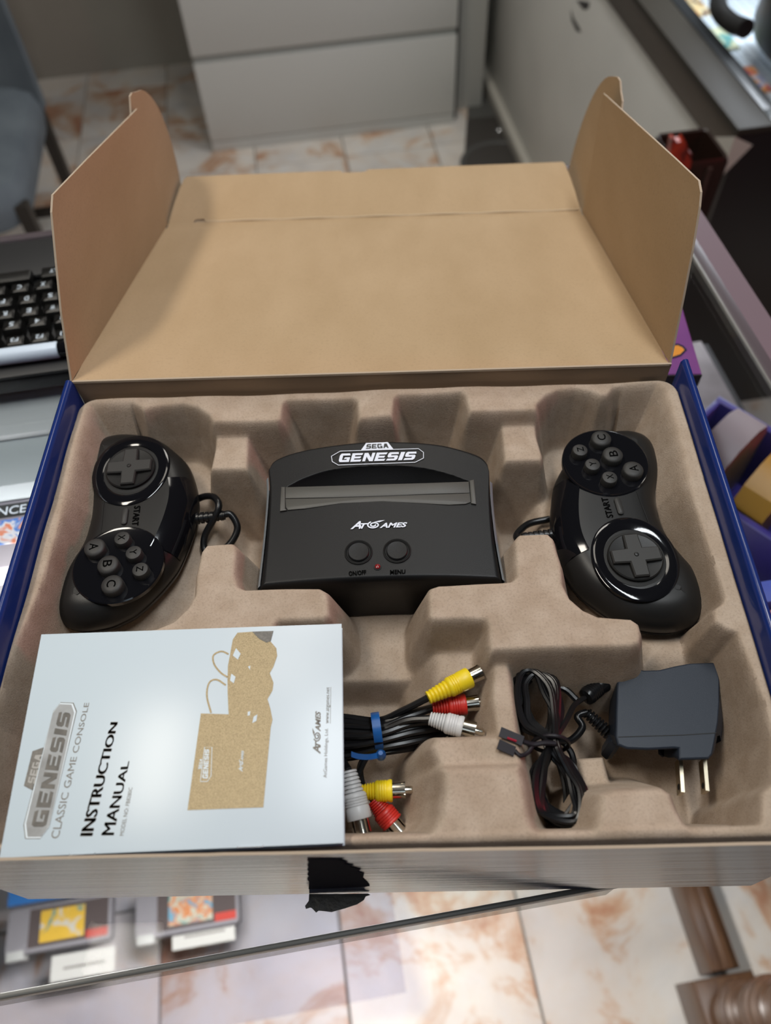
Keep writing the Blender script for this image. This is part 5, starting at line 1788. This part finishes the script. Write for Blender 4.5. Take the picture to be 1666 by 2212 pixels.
# cord: a long bundle pinched at the tie
path = []
def cp(x, y, z):
    path.append(at(x, y, z))
NL = 12
for k in range(NL):
    j = lambda q: float(rng.normal(0, q))
    f = k / (NL - 1)
    zc_ = 0.056 + 0.015 * f
    w = ((k * 5) % NL) / (NL - 1)              # 0 tight loop, 1 wide loop
    cp(1186 + j(6), 1604 + j(3), zc_ + 0.002)
    cp(1150 - 22 * w + j(6), 1560 + j(7), zc_)
    cp(1136 - 24 * w + j(6), 1510 + j(6), zc_)
    cp(1140 - 20 * w + j(6), 1472 - 22 * w + j(6), zc_ - 0.001)
    cp(1162 + j(6), 1462 - 18 * w + j(6), zc_ - 0.001)
    cp(1184 + 14 * w + j(6), 1488 - 14 * w + j(7), zc_)
    cp(1194 + 14 * w + j(6), 1545 + j(7), zc_)
    cp(1194 + j(6), 1610 + j(3), zc_ + 0.002)
    cp(1220 + 20 * w + j(6), 1664 + j(7), zc_ - 0.001)
    cp(1234 + 30 * w + j(6), 1716 + j(7), zc_ - 0.002)
    cp(1232 + 22 * w + j(6), 1752 + 18 * w + j(3), zc_ - 0.004)
    cp(1206 + j(6), 1762 + 16 * w + j(3), zc_ - 0.004)
    cp(1176 - 12 * w + j(6), 1735 + 8 * w + j(7), zc_ - 0.002)
    cp(1174 - 10 * w + j(6), 1670 + j(7), zc_ - 0.001)
path += [at(1196, 1600, 0.070), at(1222, 1560, 0.066), at(1240, 1525, 0.062), at(1262, 1508, 0.059)]
obj('cord', merge(tube([p + [0.0005, 0.0002, 0] for p in path], 0.00105, 6, len(path) * 6), tube([p - [0.0005, 0.0002, -0.0006] for p in path], 0.00105, 6, len(path) * 6)), CABLE, ad)
obj('cord', tube([at(1200, 1600, 0.052), at(1232, 1600, 0.050), at(1258, 1572, 0.049), at(1248, 1548, 0.049), at(1268, 1538, 0.049)], 0.0017, 10, 50), CABLE, ad)
obj('cord', tube([at(1215, 1600, 0.050), at(1236, 1630, 0.050), at(1238, 1665, 0.048), at(1222, 1690, 0.046)], 0.0015, 8, 30), CABLE, ad)
obj('cord', tube([at(1150, 1480, 0.052), at(1190, 1480, 0.056), at(1222, 1490, 0.056), at(1246, 1512, 0.056)], 0.0015, 8, 30), CABLE, ad)
p0_, p1_ = at(1264, 1508, 0.057), at(1304, 1474, 0.055)
pr = [(0, 0.002), (0.0006, 0.0038)]
Lj = float(np.linalg.norm(p1_ - p0_))
for k in range(6):
    t = 0.002 + k * 0.0012
    pr += [(t, 0.0042), (t + 0.0006, 0.0042), (t + 0.0008, 0.0038)]
pr += [(Lj * .95, 0.0045), (Lj, 0.0042), (Lj, 0.0027), (Lj + 0.008, 0.0027)]
obj('barrel_plug', lathe_axis(p0_, p1_ - p0_, pr, 24), CABLE, ad, angle=35)
p0_, p1_ = at(1266, 1538, 0.048), at(1324, 1592, 0.044)
Ls = float(np.linalg.norm(p1_ - p0_))
pr = []
for k in range(9):
    t = Ls * k / 9
    pr += [(t, 0.0017), (t + Ls * .03, 0.0017 + 0.0001 * k), (t + Ls * .04, 0.0027 + 0.00008 * k), (t + Ls * .085, 0.0027 + 0.00008 * k)]
obj('strain_relief', lathe_axis(p0_, p1_ - p0_, pr, 18), CABLE, ad, angle=35)

wt = thing('black_twist_tie', 'black twist tie with two sticking-out ends around the adapter cord', 'cable tie', at(1160, 1605, 0.05))
for (a, b2) in (((1080, 1581), (1130, 1602)), ((1076, 1608), (1112, 1624))):
    pa, pb2 = at(*a, 0.0800), at(*b2, 0.0785)
    d_ = (pb2 - pa) / np.linalg.norm(pb2 - pa); s_ = np.array([-d_[1], d_[0], 0]) * 0.0021
    V = [pa + s_, pa - s_, pb2 - s_, pb2 + s_]
    V = V + [v + np.array([0, 0, 0.0007]) for v in V]
    obj('tie_end', (V, [(3, 2, 1, 0), (4, 5, 6, 7), (0, 1, 5, 4), (1, 2, 6, 5), (2, 3, 7, 6), (3, 0, 4, 7)]), TIE_BLACK, wt, angle=0)
obj('tie_wire', tube([at(1112, 1622, 0.0785), at(1125, 1632, 0.078), at(1140, 1626, 0.077), at(1152, 1610, 0.0765)], 0.0009, 8, 24), TIE_BLACK, wt)
obj('tie_wire', tube([at(1130, 1602, 0.0785), at(1152, 1608, 0.077), at(1175, 1605, 0.0765), at(1200, 1606, 0.0755)], 0.0011, 8, 24), TIE_BLACK, wt)
lp = []
for k in range(20):
    a = k / 20 * 2 * math.pi
    c = at(1190, 1607, 0.0645)
    lp.append(c + np.array([0.0075 * math.cos(a), -0.001 * math.cos(a), 0.011 * math.sin(a)]))
obj('tie_loop', tube(lp, 0.0009, 8, 40, True), TIE_BLACK, wt)
obj('red_strip', tube([at(1096, 1594, 0.0805), at(1116, 1601, 0.0800)], 0.0005, 6), mat('red_strip', (0.3, 0.01, 0.03), 0.3), wt)
